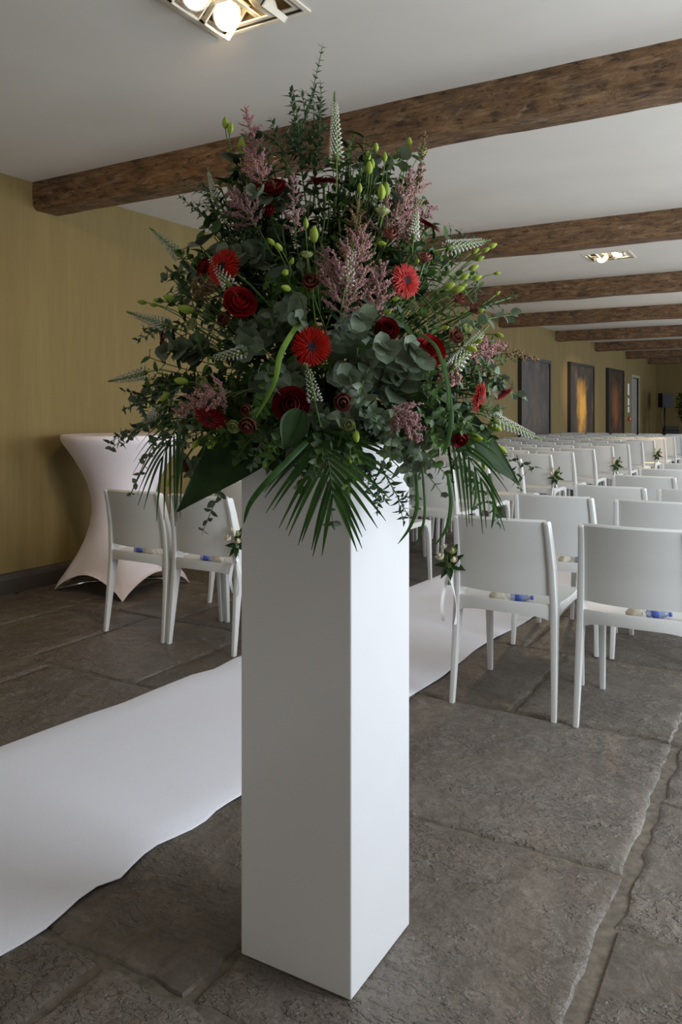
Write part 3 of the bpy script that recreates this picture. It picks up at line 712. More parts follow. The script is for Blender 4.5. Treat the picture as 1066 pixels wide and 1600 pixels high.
# ------------------------------------------------------------------ the large arrangement
ARR = empty('flower_arrangement', (pc.x, pc.y, PH+.002))
tag(ARR, 'huge domed arrangement of red gerberas, roses, astilbe and eucalyptus on the tall white plinth', 'flowers')
AO = ARR.location.copy()
ORG = Vector((pc.x, pc.y, PH+.10))
def put(o):                                   # keep world placement under the arrangement
    o.parent = ARR; o.matrix_parent_inverse = Matrix.Translation(-AO); return o
mb = MB(); mb.loft([[(r*math.cos(q), r*math.sin(q), z) for q in [2*math.pi*k/24 for k in range(24)]] for z, r in ((.0, .085), (.006, .095), (.06, .115), (.062, .108), (.02, .09))]); obj('bowl', mb.mesh('bowl', M['black']), ARR)
mb = MB(); mb.loft([[(.085*sx, .085*sy, z) for sx, sy in ((-1, -1), (1, -1), (1, 1), (-1, 1))] for z in (.021, .15)]); obj('floral_foam', mb.mesh('floral_foam', M['deep'], False), ARR)

SY = [135, 200, 250, 300, 350, 400, 450, 500, 550, 600, 650, 700, 750, 800, 860]
SL = [430, 375, 345, 315, 300, 262, 248, 235, 225, 215, 215, 235, 280, 330, 420]
SR = [530, 560, 640, 675, 695, 735, 760, 785, 800, 805, 800, 785, 760, 720, 640]
ZM = 1.905
def sil(py): return float(np.interp(py, SY, SL)), float(np.interp(py, SY, SR))
def surf(px, py, k=1.0):
    a, b2 = sil(py); c = (a+b2)/2; hw = (b2-a)/2; r = min(1, abs(px-c)/hw)
    return ZM - k*.84*hw*ZM/FPX*math.sqrt(max(0, 1-r*r))
def SP(px, py, k=1.0): return P(px, py, surf(px, py, k))

def spray(px0, py0, px1, py1, kind, n=9, size=.03, k0=.75, k1=1.0, bow=(0, 0, 0), name=None, objs=False, stem_r=.0016, pair=True, start=None, sub=0):
    """a leafy twig from one place to another; leaves along its outer part"""
    a = start if start is not None else SP(px0, py0, k0); b2 = SP(px1, py1, k1); path = qpath(a, b2, D(1, 0, 0)*bow[0]+UP*bow[1]+FV*bow[2], 10)
    mb = MB(); mb.tube(path, [stem_r*(1.3-.8*k/10) for k in range(11)], 5, 0)
    ax = rdir(); leaves = []
    def twig(path, n, size, t0):
        ax = rdir()
        for i in range(n):
            t = t0 + (1-t0)*i/max(1, n-1); p, tg = along(path, min(t, .999)); s = size*(1.1-.45*t)*rnd.uniform(.82, 1.15)
            side = (ax - tg*ax.dot(tg)); side = side.normalized() if side.length > .05 else tg.orthogonal().normalized()
            for sg in ((1, -1) if pair else ((1 if i % 2 else -1),)):
                d = (side*sg*rnd.uniform(.75, 1.1) + tg*rnd.uniform(.35, .75) + rdir()*.22).normalized()
                nr = (tg*rnd.uniform(.4, 1) - side*sg*.35 + UP*.4 + RV*.2 - FV*(.7 if kind == 'round' else .3) + rdir()*.3)
                leaves.append((p, d, nr, s))
            ax = tg.cross(side) if pair else (ax + rdir()*.6).normalized()
        p, tg = along(path, .999); leaves.append((p, tg, tg.orthogonal()+UP*.4-FV*.5, size*.6))
    twig(path, n, size, .12)
    for k in range(sub):
        t = rnd.uniform(.25, .8); p, tg = along(path, t); dd = (tg + rdir()*.75).normalized(); L = (b2-a).length*rnd.uniform(.3, .5)
        pth = qpath(p, p+dd*L, rdir()*.01, 5); mb.tube(pth, stem_r*.6, 4, 0); twig(pth, max(4, n//2), size*.8, .15)
    return mb, leaves
TPL = {'round': (T_round, 'euc', ME_round), 'oval': (T_oval, 'euc', ME_oval), 'green': (T_oval, 'ruscus', ME_ovalg), 'lance': (T_lance, 'ruscus', None), 'parv': (T_point, 'euc_small', None), 'deep': (T_big, 'deep', ME_big)}
LEAFCOUNT = [0]
def branch(name, kind, *a, **kw):
    objs = kw.pop('objs', False); mb, leaves = spray(*a, kind, **kw); tpl, mat, me = TPL[kind]
    if not objs or me is None:
        for p, d, nr, s in leaves: mb.addT(frame_leaf(d, nr, p, s), tpl, 1)
        return put(mb.build(name, [M['stem'], M[mat]]))
    o = put(mb.build(name, [M['stem']]))
    for p, d, nr, s in leaves:
        if LEAFCOUNT[0] >= 298: continue
        LEAFCOUNT[0] += 1
        l = obj('leaf', me, o); l.matrix_local = frame_leaf(d, nr, p, s)
    return o

# silver dollar eucalyptus (each leaf its own piece)
for a in [(520,560,566,500,9,.052),(560,590,600,545,8,.055),(600,600,645,548,7,.060),(530,600,545,590,6,.046),(610,640,655,560,7,.056),
          (420,520,385,540,7,.052),(440,480,470,500,6,.046),(330,560,262,548,8,.050),(300,600,215,625,7,.044),(560,300,655,238,7,.044),(470,330,398,300,6,.04),
          (690,530,800,492,8,.036),(730,600,818,622,8,.038),(700,560,785,590,7,.034),(640,640,660,722,7,.046),(610,660,640,745,6,.042),
          (330,430,262,430,6,.036),(430,420,355,395,7,.04),(470,590,440,610,6,.044),(560,640,530,655,5,.04),(420,610,365,620,6,.042),(640,450,690,505,6,.04)]:
    branch('eucalyptus_branch', 'round', *a[:4], n=a[4], size=a[5]*.95, objs=True, k0=.55, k1=1.0, bow=(0, .02, 0))
# lighter oval-leaved trailing eucalyptus
for a in [(500,700,520,815,7,.034),(390,690,318,828,10,.030),(560,640,620,700,8,.034),(540,600,590,655,8,.034),(640,700,650,790,8,.03),(700,640,745,790,9,.026),(600,690,690,770,8,.03),(300,640,175,700,9,.026),(270,650,205,770,9,.024),(590,560,560,620,7,.034),(430,660,395,725,8,.03),(520,650,490,735,8,.034),(350,640,290,690,8,.028),(650,610,735,665,9,.03),(660,650,720,730,9,.03),(620,640,600,720,8,.032)]:
    branch('trailing_eucalyptus', 'oval', *a[:4], n=a[4], size=a[5], k0=.75, k1=1.10, bow=(0, .03, 0))
# fine dark sprays
for a in [(480,330,455,145,22,.023,5),(490,320,500,160,20,.02,3),(470,330,425,190,20,.02,3),(500,330,472,145,22,.02,3),(420,380,315,290,20,.021,4),(430,400,345,325,18,.021,4),(390,400,300,320,18,.02,3),
          (590,720,635,800,12,.02,2),(550,690,602,780,14,.02,2),(690,420,740,372,14,.018,2),(720,490,808,462,16,.016,1),(300,500,215,530,14,.018,2),(300,590,195,640,16,.018,2),(280,640,172,690,12,.02,2),(740,700,835,730,10,.02,0),(730,700,815,745,9,.02,1),(700,710,778,800,10,.02,1)]:
    branch('fine_leaf_spray', 'parv', *a[:4], n=a[4], size=a[5]*1.4, k0=.6, k1=1.0, sub=a[6], pair=True)
# green oval leaf sprays
for a in [(330,600,235,600,9,.03),(350,500,255,470,9,.03),(360,430,285,395,8,.028),(600,390,690,400,9,.03),(640,430,745,430,9,.026),(660,620,770,640,9,.028),(440,640,415,720,8,.034),(400,640,330,690,9,.03),(420,650,370,715,9,.03),(380,630,310,660,8,.028),(450,650,430,700,8,.032),(500,640,505,715,9,.034),(530,640,560,715,9,.034),(650,620,720,670,9,.03),(680,640,760,690,9,.028),(600,640,610,720,8,.03),(640,650,690,700,9,.03),(560,660,545,760,9,.032),(480,660,470,760,9,.032),(640,680,700,745,9,.032),(530,330,575,250,8,.034),(560,310,620,240,8,.03),(430,560,410,640,9,.03),(340,640,300,760,9,.03),(690,560,800,560,9,.024),(470,450,420,440,8,.03)]:
    branch('green_leaf_spray', 'green', *a[:4], n=a[4], size=a[5], k0=.6, k1=(1.08 if a[3] > 630 else .98))

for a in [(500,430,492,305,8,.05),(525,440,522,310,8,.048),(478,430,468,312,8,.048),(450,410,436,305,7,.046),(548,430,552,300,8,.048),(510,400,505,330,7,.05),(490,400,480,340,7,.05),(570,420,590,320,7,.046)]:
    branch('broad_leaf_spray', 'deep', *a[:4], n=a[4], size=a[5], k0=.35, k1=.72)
# dense filling foliage behind the named stems: one uncountable mass
fm = MB()
def fill(count, klo, khi, kinds, szlo, szhi, back=False, shrink=1.0, ys=(215, 735)):
    for _ in range(count):
        py = rnd.uniform(*ys) if not back else rnd.uniform(240, 720); a, b2 = sil(py); c = (a+b2)/2; hw = (b2-a)/2*shrink
        px = c + hw*math.sin(rnd.uniform(-1, 1)*1.45)
        k = rnd.uniform(klo, khi) * (-1 if back else 1)
        tip = P(px, py, surf(px, py, k)); o2 = ORG + Vector((rnd.uniform(-.06, .06), rnd.uniform(-.06, .06), rnd.uniform(-.04, .06)))
        st = o2.lerp(tip, rnd.uniform(.45, .62)); kind = rnd.choice(kinds); tpl, mat, _m = TPL[kind]
        path = qpath(st, tip, rdir()*.03, 6); L = (tip-st).length
        size = rnd.uniform(szlo, szhi); n = max(4, int(L/size*1.25)); mi = {'round': 1, 'oval': 1, 'green': 2, 'lance': 2, 'parv': 3, 'deep': 4}[kind]
        fm.tube(path, .0013, 4, 0); ax = rdir()
        tp = {'green': T_oval3, 'oval': T_oval3}.get(kind, tpl)
        for i in range(n):
            p, tg = along(path, min(.999, i/(n-1))); side = ax - tg*ax.dot(tg); side = side.normalized() if side.length > .05 else tg.orthogonal()
            for sg in (1, -1):
                d = (side*sg + tg*rnd.uniform(.3, .8) + rdir()*.3).normalized()
                fm.addT(frame_leaf(d, tg + UP*.5 - FV*.25 + rdir()*.4, p, size*rnd.uniform(.75, 1.15)*(1.1-.35*i/n)), tp, mi)
            ax = tg.cross(side)
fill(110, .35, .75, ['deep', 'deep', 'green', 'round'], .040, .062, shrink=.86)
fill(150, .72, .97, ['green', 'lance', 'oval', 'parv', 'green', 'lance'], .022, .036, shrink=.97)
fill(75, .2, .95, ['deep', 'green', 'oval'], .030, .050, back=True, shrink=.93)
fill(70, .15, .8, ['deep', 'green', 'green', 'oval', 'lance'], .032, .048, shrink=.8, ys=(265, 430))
fill(40, .9, 1.02, ['green', 'lance', 'green', 'oval'], .022, .034, shrink=.95, ys=(560, 700))
fo = put(fm.build('foliage', [M['stem'], M['euc'], M['ruscus'], M['euc_small'], M['deep']])); fo['kind'] = 'stuff'

# palm fronds
def palm_frond(base, tip, blades, blen, width, droop, spread=1.15, facing=None):
    path = qpath(base, tip, UP*.04, 10); mb = MB(); mb.tube(path, [.003-.0002*k for k in range(11)], 5)
    o = put(mb.build('palm_frond', M['palm'])); nrm = facing or D(0, -1, .2)
    for i in range(blades):
        for sg in (-1, 1):
            t = .12+.88*i/(blades-1); p, tg = along(path, min(t, .999)); side = tg.cross(nrm).normalized()*sg
            fan = spread*(1-.75*t); d = (side*math.sin(fan)+tg*math.cos(fan)+rdir()*.06).normalized()
            L = blen*(.75+.35*math.sin(math.pi*min(1, .2+t*.8)))*rnd.uniform(.88, 1.08); bl = MB(); v = []; f = []; m = 8
            for j in range(m+1):
                q = j/m; c = p + d*L*q + Vector((0, 0, -1))*droop*L*q*q; w2 = width*math.sin(math.pi*(.06+.94*q**.8))**.75 if q < 1 else .0006
                sd = d.cross(nrm).normalized(); v += [c-sd*w2, c-nrm*w2*.35, c+sd*w2]
            for j in range(m):
                for k in range(2): a = j*3+k; f.append((a, a+1, a+4, a+3))
            bl.add(v, f); bo = bl.build('blade', M['palm'], o)
    return o
palm_frond(SP(500, 670, .85), P(520, 772, 1.585), 12, .135, .0046, .24, 1.35)
palm_frond(SP(300, 650, .7), P(255, 712, 1.74), 8, .11, .003, .75, 1.0)
palm_frond(SP(690, 680, .7), P(750, 745, 1.66), 7, .10, .003, .6, .9)
# long strap blades
def strap(pts, w2, name='grass_blade', mat='palm'):
    P3 = [P(*q) for q in pts]; path = []
    for i in range(len(P3)-1):
        a, b2 = P3[i], P3[i+1]; p0 = P3[i-1] if i else a; p3 = P3[i+2] if i+2 < len(P3) else b2
        for k in range(6):
            t = k/6; path.append(.5*((2*a)+(b2-p0)*t+(2*p0-5*a+4*b2-p3)*t*t+(3*a-p0-3*b2+p3)*t*t*t))
    path.append(P3[-1]); mb = MB(); v = []; f = []; n = len(path)
    for i, c in enumerate(path):
        tg = (path[min(i+1, n-1)]-path[max(i-1, 0)]).normalized(); sd = tg.cross(D(.3, -1, .2)).normalized(); q = i/(n-1)
        ww = w2*(math.sin(math.pi*min(1, .25+.75*q))**.7 if q < .98 else .1); up2 = sd.cross(tg)
        v += [c-sd*ww, c+up2*ww*.3, c+sd*ww]
    for j in range(n-1):
        for k in range(2): a = j*3+k; f.append((a, a+1, a+4, a+3))
    mb.add(v, f); put(mb.build(name, M[mat]))
strap([(470, 500, 1.56), (440, 550, 1.48), (428, 600, 1.46), (398, 656, 1.48)], .0055, mat='strap')
strap([(480, 690, 1.55), (425, 745, 1.50), (392, 785, 1.50), (381, 818, 1.52)], .0062)
strap([(690, 545, 1.62), (705, 640, 1.55), (700, 690, 1.55), (690, 712, 1.55)], .0055)
strap([(650, 740, 1.6), (652, 790, 1.6), (640, 825, 1.62), (622, 850, 1.62)], .0042)
strap([(700, 740, 1.62), (705, 785, 1.62), (698, 825, 1.62), (680, 852, 1.62)], .0048)
strap([(660, 730, 1.6), (664, 800, 1.58), (655, 840, 1.58), (645, 855, 1.58)], .003)
strap([(765, 740, 1.72), (772, 780, 1.7), (772, 805, 1.7), (768, 826, 1.7)], .005)
strap([(740, 740, 1.7), (744, 765, 1.68), (742, 785, 1.68), (737, 800, 1.68)], .003)
strap([(650, 520, 1.6), (680, 540, 1.55), (697, 590, 1.52), (702, 640, 1.5)], .0045)
# broad aspidistra leaves
def broad(b2, tip, wpx, z, bend, zt):
    a = P(*b2, z); t3 = P(*tip, zt); d = (t3-a); L = d.length; n = D(.25, -.8, .55); path = qpath(a, t3, UP*bend, 14); mb = MB(); v = []; f = []; K = 9
    for i, c in enumerate(path):
        q = i/14; tg = (path[min(i+1, 14)]-path[max(i-1, 0)]).normalized(); sd = tg.cross(n).normalized(); up2 = sd.cross(tg)
        ww = wpx*z/FPX*(math.sin(math.pi*min(1, .08+.92*q**.78))**1.0) + .001
        for k in range(K): s2 = -1+2*k/(K-1); v.append(c+sd*ww*s2+up2*(.25*ww*abs(s2)+.0015*math.cos(k*math.pi)))
    for i in range(14):
        for k in range(K-1): a2 = i*K+k; f.append((a2, a2+1, a2+K+1, a2+K))
    mb.add(v, f); put(mb.build('broad_leaf', M['deep']))
broad((468, 640), (277, 800), 46, 1.72, .03, 1.62)
broad((640, 625), (812, 758), 40, 1.74, .03, 1.76)
broad((470, 640), (445, 705), 22, 1.5, .0, 1.48)

# flowers
def stem_to(p, d, r=.0022, parent=None, name='stem'):
    a = ORG + Vector((rnd.uniform(-.05, .05), rnd.uniform(-.05, .05), 0)); L = (p-a).length
    m1 = a.lerp(p, .5)+UP*.03; c2 = p - d*min(.10, L*.35); pts = []
    for k in range(9):
        t = k/8; pts.append(a*(1-t)**3 + m1*3*t*(1-t)**2 + c2*3*t*t*(1-t) + p*t**3)
    mb = MB(); mb.tube(pts, r, 5); return mb
GP = []
def gerb_mesh(mat):
    mb = MB(); tp = tpl3(lambda t: .068*min(1, t*4+.25)*(1-max(0, t-.75)/.25*.75), 4, .3, .12)
    for lay, (n, L, el, z) in enumerate(((38, 1.0, .10, 0), (34, .94, .22, .02), (30, .78, .36, .04), (24, .5, .55, .06))):
        for k in range(n):
            a = 2*math.pi*(k+.5*lay+rnd.uniform(-.2, .2))/n; e = el+rnd.uniform(-.08, .08); d = Vector((math.cos(a)*math.cos(e), math.sin(a)*math.cos(e), math.sin(e)))
            mb.addT(frame_leaf(d, Vector((-math.cos(a)*.3, -math.sin(a)*.3, 1)), d*.12+Vector((0, 0, z)), ((L-.12)*1.0, (L-.12)*rnd.uniform(.92, 1.05), 1)), tp)
    return mb.mesh('gerbera_petals', mat)
GM = [gerb_mesh(M['gerbera']), gerb_mesh(M['gerbera_dark'])]
mb = MB(); rings = [[(r*math.cos(q), r*math.sin(q), z) for q in [2*math.pi*k/20 for k in range(20)]] for z, r in ((.0, .26), (.12, .27), (.19, .23), (.20, .15), (.16, .05))]; mb.loft(rings); GC = mb.mesh('flower_centre', M['centre'])
mb = MB(); mb.loft([[(r*math.cos(q), r*math.sin(q), z) for q in [2*math.pi*k/12 for k in range(12)]] for z, r in ((-.28, .06), (-.2, .14), (-.05, .22), (.0, .24))]); GB = mb.mesh('calyx', M['stem'])
def gerbera(px, py, rpx, d, dark=0, k=1.02):
    z = surf(px, py, k); p = P(px, py, z); r = rpx*z/FPX; T = frame_z(d, rnd.uniform(0, 6), p, r)
    o = put(obj('gerbera', GM[dark])); o.matrix_basis = T
    for nm, me in (('flower_centre', GC), ('calyx', GB)): obj(nm, me, o)
    s = stem_to(p-Vector(d)*r*.25, Vector(d), .0026).build('flower_stem', M['stem'], o); s.matrix_parent_inverse = T.inverted()
gerbera(634, 439, 29, D(.55, -.8, .05)); gerbera(487, 541, 33, D(.12, -.95, -.25)); gerbera(350, 418, 32, D(-.45, -.75, .1))
gerbera(506, 285, 30, D(.0, -.22, .95), 1, .7); gerbera(256, 541, 27, D(-.93, -.2, .1), 1, .8); gerbera(668, 352, 24, D(.45, -.25, .85), 1, .75)
gerbera(748, 620, 26, D(.82, -.4, -.25), 0, .9); gerbera(329, 652, 28, D(-.2, -.6, -.75), 1); gerbera(787, 614, 18, D(.5, -.3, -.8), 1, .8)

# roses and lisianthus: nested petals
def petal_mesh(rho, open_, hgt, ang, mat, name):
    """a petal wrapped round a bud: bulges, then closes (open_ < 0) or curls back (open_ > 0) at the rim"""
    mb = MB(); v = []; f = []; nu, nv = 8, 6
    for j in range(nv+1):
        q = j/nv
        for i in range(nu+1):
            s2 = -1+2*i/nu; ph = s2*ang*(.5+.5*math.sin(math.pi*min(1, .12+q*.6)))
            rad = rho*math.sin(math.pi*(.12+.50*q))*(1+open_*q*q) + open_*rho*.5*max(0, q-.6)
            zz = hgt*q - max(0, open_)*hgt*.55*max(0, q-.72) - hgt*.13*abs(s2)**2.5*q
            v.append((rad*math.sin(ph), rad*math.cos(ph), zz))
    for j in range(nv):
        for i in range(nu): a = j*(nu+1)+i; f.append((a, a+1, a+nu+2, a+nu+1))
    mb.add(v, f); return mb.mesh(name, mat)
PET = {}
def petals_for(mat):
    if mat not in PET: PET[mat] = [petal_mesh(r, o, h, an, M[mat], 'petal') for r, o, h, an in ((.13, -.35, 1.0, 2.4), (.25, -.28, .97, 1.7), (.38, -.2, .92, 1.3), (.52, -.05, .84, 1.1), (.66, .18, .72, .95), (.80, .35, .54, .85))]
    return PET[mat]
def rose(px, py, rpx, d, mat='rose', k=1.02, rings=4, name='rose'):
    z = surf(px, py, k); p = P(px, py, z); r = rpx*z/FPX; d = Vector(d).normalized(); T = frame_z(d, rnd.uniform(0, 6), p-d*r*.45, r)
    mb = MB(); mb.loft([[(q2*math.cos(q), q2*math.sin(q), zz) for q in [2*math.pi*k2/10 for k2 in range(10)]] for zz, q2 in ((-.22, .06), (-.08, .20), (.1, .22), (.5, .12), (.80, .05))])
    me = mb.mesh('rose_heart', M[mat]); o = put(obj(name, me)); o.matrix_basis = T; pm = petals_for(mat); a = 0
    for j, cnt in ([(0, 2), (1, 3), (2, 4), (3, 5), (4, 5), (5, 6)] if rings == 4 else [(1, 3), (3, 4), (4, 5)]):
        for c in range(cnt):
            a += 2*math.pi/cnt; l = obj('petal', pm[j], o)
            l.matrix_local = Matrix.Rotation(a+rnd.uniform(-.15, .15)+j*.4, 4, 'Z') @ Matrix.Rotation(rnd.uniform(-.06, .06), 4, 'X') @ Matrix.Diagonal((1, 1, rnd.uniform(.94, 1.04), 1))
    s = stem_to(p-d*r*.6, d, .0024).build('flower_stem', M['stem'], o); s.matrix_parent_inverse = T.inverted()
rose(375, 472, 27, D(.35, -.75, .35), 'rose'); rose(455, 632, 28, D(.05, -.97, .15), 'rose_dark', 1.05); rose(672, 548, 25, D(.3, -.85, .2), 'rose')
rose(604, 515, 19, D(.2, -.95, .1), 'rose_dark', .95); rose(424, 292, 24, D(-.1, -.6, .7), 'rose_dark', .8); rose(320, 415, 18, D(-.6, -.5, .4), 'rose_dark', .85)
LIS = 'lisianthus'
rose(712, 526, 17, D(.4, -.8, .3), 'dusky', .98, 3, LIS); rose(664, 402, 16, D(.1, -.5, .8), 'dusky', .95, 3, LIS); rose(536, 628, 20, D(.1, -.9, -.2), 'dusky', 1.0, 3, LIS); rose(388, 664, 20, D(-.2, -.75, -.5), 'dusky', 1.03, 3, LIS)
rose(284, 728, 17, D(-.3, -.4, -.75), 'dusky', .95, 3, LIS); rose(718, 686, 18, D(.2, -.75, -.55), 'rose_dark', 1.0, 3, LIS); rose(718, 466, 15, D(.6, -.6, .4), 'dusky', .9, 3, LIS); rose(742, 482, 14, D(.7, -.5, .4), 'dusky', .85, 3, LIS)
rose(486, 440, 19, D(0, -.85, .4), 'dusky', .95, 3, LIS); rose(610, 365, 17, D(.3, -.7, .6), 'dusky', .9, 3, LIS); rose(385, 640, 14, D(-.2, -.8, -.2), 'dusky', .95, 3, LIS); rose(350, 500, 14, D(-.3, -.9, .2), 'dusky', .9, 3, LIS); rose(420, 330, 14, D(-.3, -.8, .4), 'rose_dark', .8, 3, LIS)
for a in [(598, 330, 15, D(.1, -.35, .93)), (300, 507, 14, D(-.5, -.7, .4)), (315, 597, 13, D(-.1, -.9, .3)), (366, 666, 15, D(-.3, -.8, -.3)), (480, 398, 12, D(0, -.5, .85)), (545, 664, 13, D(.1, -.9, .0)), (731, 514, 12, D(.5, -.6, .5))]:
    rose(*a, 'limewhite', 1.02, 3, LIS)
# lime buds on thin stems
mb = MB(); rings = []
for z, r in ((0, .05), (.08, .17), (.25, .27), (.48, .31), (.72, .24), (.90, .15), (1.0, .06)): rings.append([(r*math.cos(q)*(1+.10*math.cos(5*q)), r*math.sin(q)*(1+.10*math.cos(5*q)), z) for q in [2*math.pi*k/15 for k in range(15)]])
mb.loft(rings)
for k in range(5):
    a = 2*math.pi*k/5; mb.addT(frame_leaf(Vector((math.cos(a)*.45, math.sin(a)*.45, 1)), Vector((math.cos(a), math.sin(a), -.3)), (math.cos(a)*.08, math.sin(a)*.08, .02), (.7, .7, .5)), T_lance)
BUD = mb.mesh('bud', M['bud'])
def bud(px, py, L, d, k=1.05, base=None):
    z = surf(px, py, k); p = P(px, py, z); l = L*z/FPX*.92; d = Vector(d).normalized(); T = frame_z(d, rnd.uniform(0, 6), p-d*l*.5, (l*.86, l*.86, l))
    o = put(obj('lisianthus_bud', BUD)); o.matrix_basis = T
    a = p-d*l*.5; e = base if base is not None else ORG.lerp(p, .55); mid = a - d*.05
    pts = [a*(1-t)**2+mid*2*t*(1-t)+e*t*t for t in [q/6 for q in range(7)]]; mb = MB(); mb.tube(pts, .0013, 5)
    s = mb.build('bud_stem', M['stem'], o); s.matrix_parent_inverse = T.inverted()
up = D(0, -.2, 1)
for a in [(352,192,20,up),(360,200,20,D(.2,-.2,1)),(378,225,24,D(.1,-.2,1)),(446,426,22,D(.1,-.8,-.3)),(424,378,17,D(-.5,-.5,.5)),(436,386,18,D(-.4,-.5,.5)),(456,408,15,D(.3,-.6,.6)),(447,450,20,D(-.7,-.6,.2)),(478,349,18,up),(491,366,28,up),
          (575,244,18,up),(582,256,17,up),(596,300,26,up),(604,296,24,up),(588,230,15,up),(601,245,17,up),(640,222,16,up),(662,236,14,D(.6,-.2,.6)),(562,294,17,up),(577,262,22,up),(597,380,15,D(.8,-.3,-.2)),(652,408,13,D(.2,-.8,.2)),
          (283,595,24,D(-.8,-.4,.1)),(258,620,22,D(-.6,-.4,-.6)),(306,694,20,D(-.4,-.6,-.6)),(331,694,22,D(-.4,-.6,-.6)),(264,754,16,D(-.3,-.4,-.7)),(264,465,20,D(-.9,-.2,.2)),(248,470,18,D(-.9,-.2,.1)),(240,476,14,D(-.9,-.1,.1)),(222,472,16,D(-1,-.1,.1)),(290,483,28,D(-.8,-.5,.2)),
          (557,682,22,D(.1,-.5,-.9)),(744,684,26,D(.7,-.6,-.2)),(773,668,26,D(.7,-.4,-.3)),(782,703,26,D(.7,-.5,-.4)),(756,727,16,D(.1,-.4,-.9)),(779,731,20,D(.1,-.4,-.9)),
          (745,434,18,D(.9,-.2,.3)),(726,432,18,D(.8,-.3,.4)),(740,418,18,D(.85,-.2,.35)),(702,446,20,D(.9,-.3,.2)),(716,452,22,D(.9,-.3,.2)),(770,384,16,D(.9,-.1,.4)),(750,404,16,D(.9,-.1,.4)),(743,392,15,D(.8,-.1,.5)),(760,390,14,D(.9,-.1,.4)),(777,427,12,D(1,-.1,.1)),(722,447,18,D(.9,-.3,.3)),
          (606,487,18,D(.6,-.7,.2)),(618,467,14,D(.7,-.7,.1)),(752,485,12,D(.7,-.3,.2)),(778,458,10,D(.7,-.2,.6)),(737,545,22,D(.7,-.6,-.3)),(748,533,14,D(.7,-.5,.3)),(780,524,16,D(.8,-.3,-.2)),(697,512,14,D(.5,-.8,.2)),(548,720,10,D(0,-.5,-.8))]:
    bud(*a)

# astilbe plumes
def astilbe(b2, tip, wpx, mat='astilbe', k=1.0, k2=None, nb=34, tan=None):
    a = SP(*b2, k); t3 = SP(*tip, k2 if k2 is not None else k); path = qpath(a, t3, UP*.01, 10); L = (t3-a).length; mb = MB(); mb.tube(path, [.0016*(1.2-k3*.1) for k3 in range(11)], 5, 1)
    w2 = wpx*surf(*b2, k)/FPX
    def florets(p, q, n, spread):
        for _ in range(n):
            c = p.lerp(q, rnd.random()**.9)+rdir()*spread*rnd.random(); mb.addT(frame_z(rdir(), rnd.uniform(0, 6), c, rnd.uniform(.0012, .0024)), OCT, 0)
    for i in range(nb):
        t = .05+.9*i/nb; p, tg = along(path, t); side = tg.orthogonal(); side.rotate(Matrix.Rotation(i*2.4, 3, tg)); l = w2*(1-t)**.8*rnd.uniform(.7, 1.05)+.006
        d = (side*.8+tg*.75).normalized(); e = p+d*l; mb.tube([p, p+d*l*.5, e+tg*l*.12], [.0008, .0007, .0004], 3, 1)
        florets(p, e+tg*l*.12, int(10+l/.0011), .0035)
        if l > .03:
            for s2 in (.35, .6):
                q0 = p.lerp(e, s2)
                for sg in (-1, 1):
                    dd = (d+tg.cross(d)*sg*.8+tg*.3).normalized(); l2 = l*.34*(1.2-s2); mb.tube([q0, q0+dd*l2], .0004, 3, 1); florets(q0, q0+dd*l2, int(6+l2/.0012), .003)
    florets(path[-3], path[-1], 40, .003)
    put(mb.build('astilbe_plume', [M[mat], M['stem'] if tan is None else M[tan]]))
astilbe((412, 310), (383, 165), 46, 'astilbe', .85, .7, 40, 'astilbe_tan'); astilbe((400, 355), (362, 300), 52, 'astilbe', .9); astilbe((462, 370), (457, 270), 24, 'astilbe', .95, .85, 24)
astilbe((535, 505), (566, 352), 78, 'astilbe', 1.0, .95, 46); astilbe((530, 470), (505, 390), 46, 'astilbe', .95, .9, 30); astilbe((585, 500), (600, 410), 46, 'astilbe', .98, .95, 26)
astilbe((592, 375), (660, 262), 78, 'astilbe', .8, .7, 40); astilbe((605, 385), (684, 322), 40, 'astilbe', .82, .75, 26); astilbe((360, 612), (272, 648), 44, 'astilbe', 1.05, 1.05, 36)
astilbe((612, 632), (655, 690), 44, 'astilbe', 1.08, 1.08, 34); astilbe((552, 440), (560, 310), 46, 'astilbe_tan', .9, .85, 34); astilbe((735, 560), (792, 540), 34, 'astilbe', .95, .9, 24, 'astilbe_tan'); astilbe((770, 552), (843, 562), 14, 'astilbe_tan', .8, .8, 24)
astilbe((720, 600), (690, 590), 30, 'astilbe', .95, .95, 18); astilbe((300, 470), (330, 440), 36, 'astilbe_tan', .9, .9, 20); astilbe((655, 300), (664, 205), 8, 'astilbe_tan', .7, .6, 20)

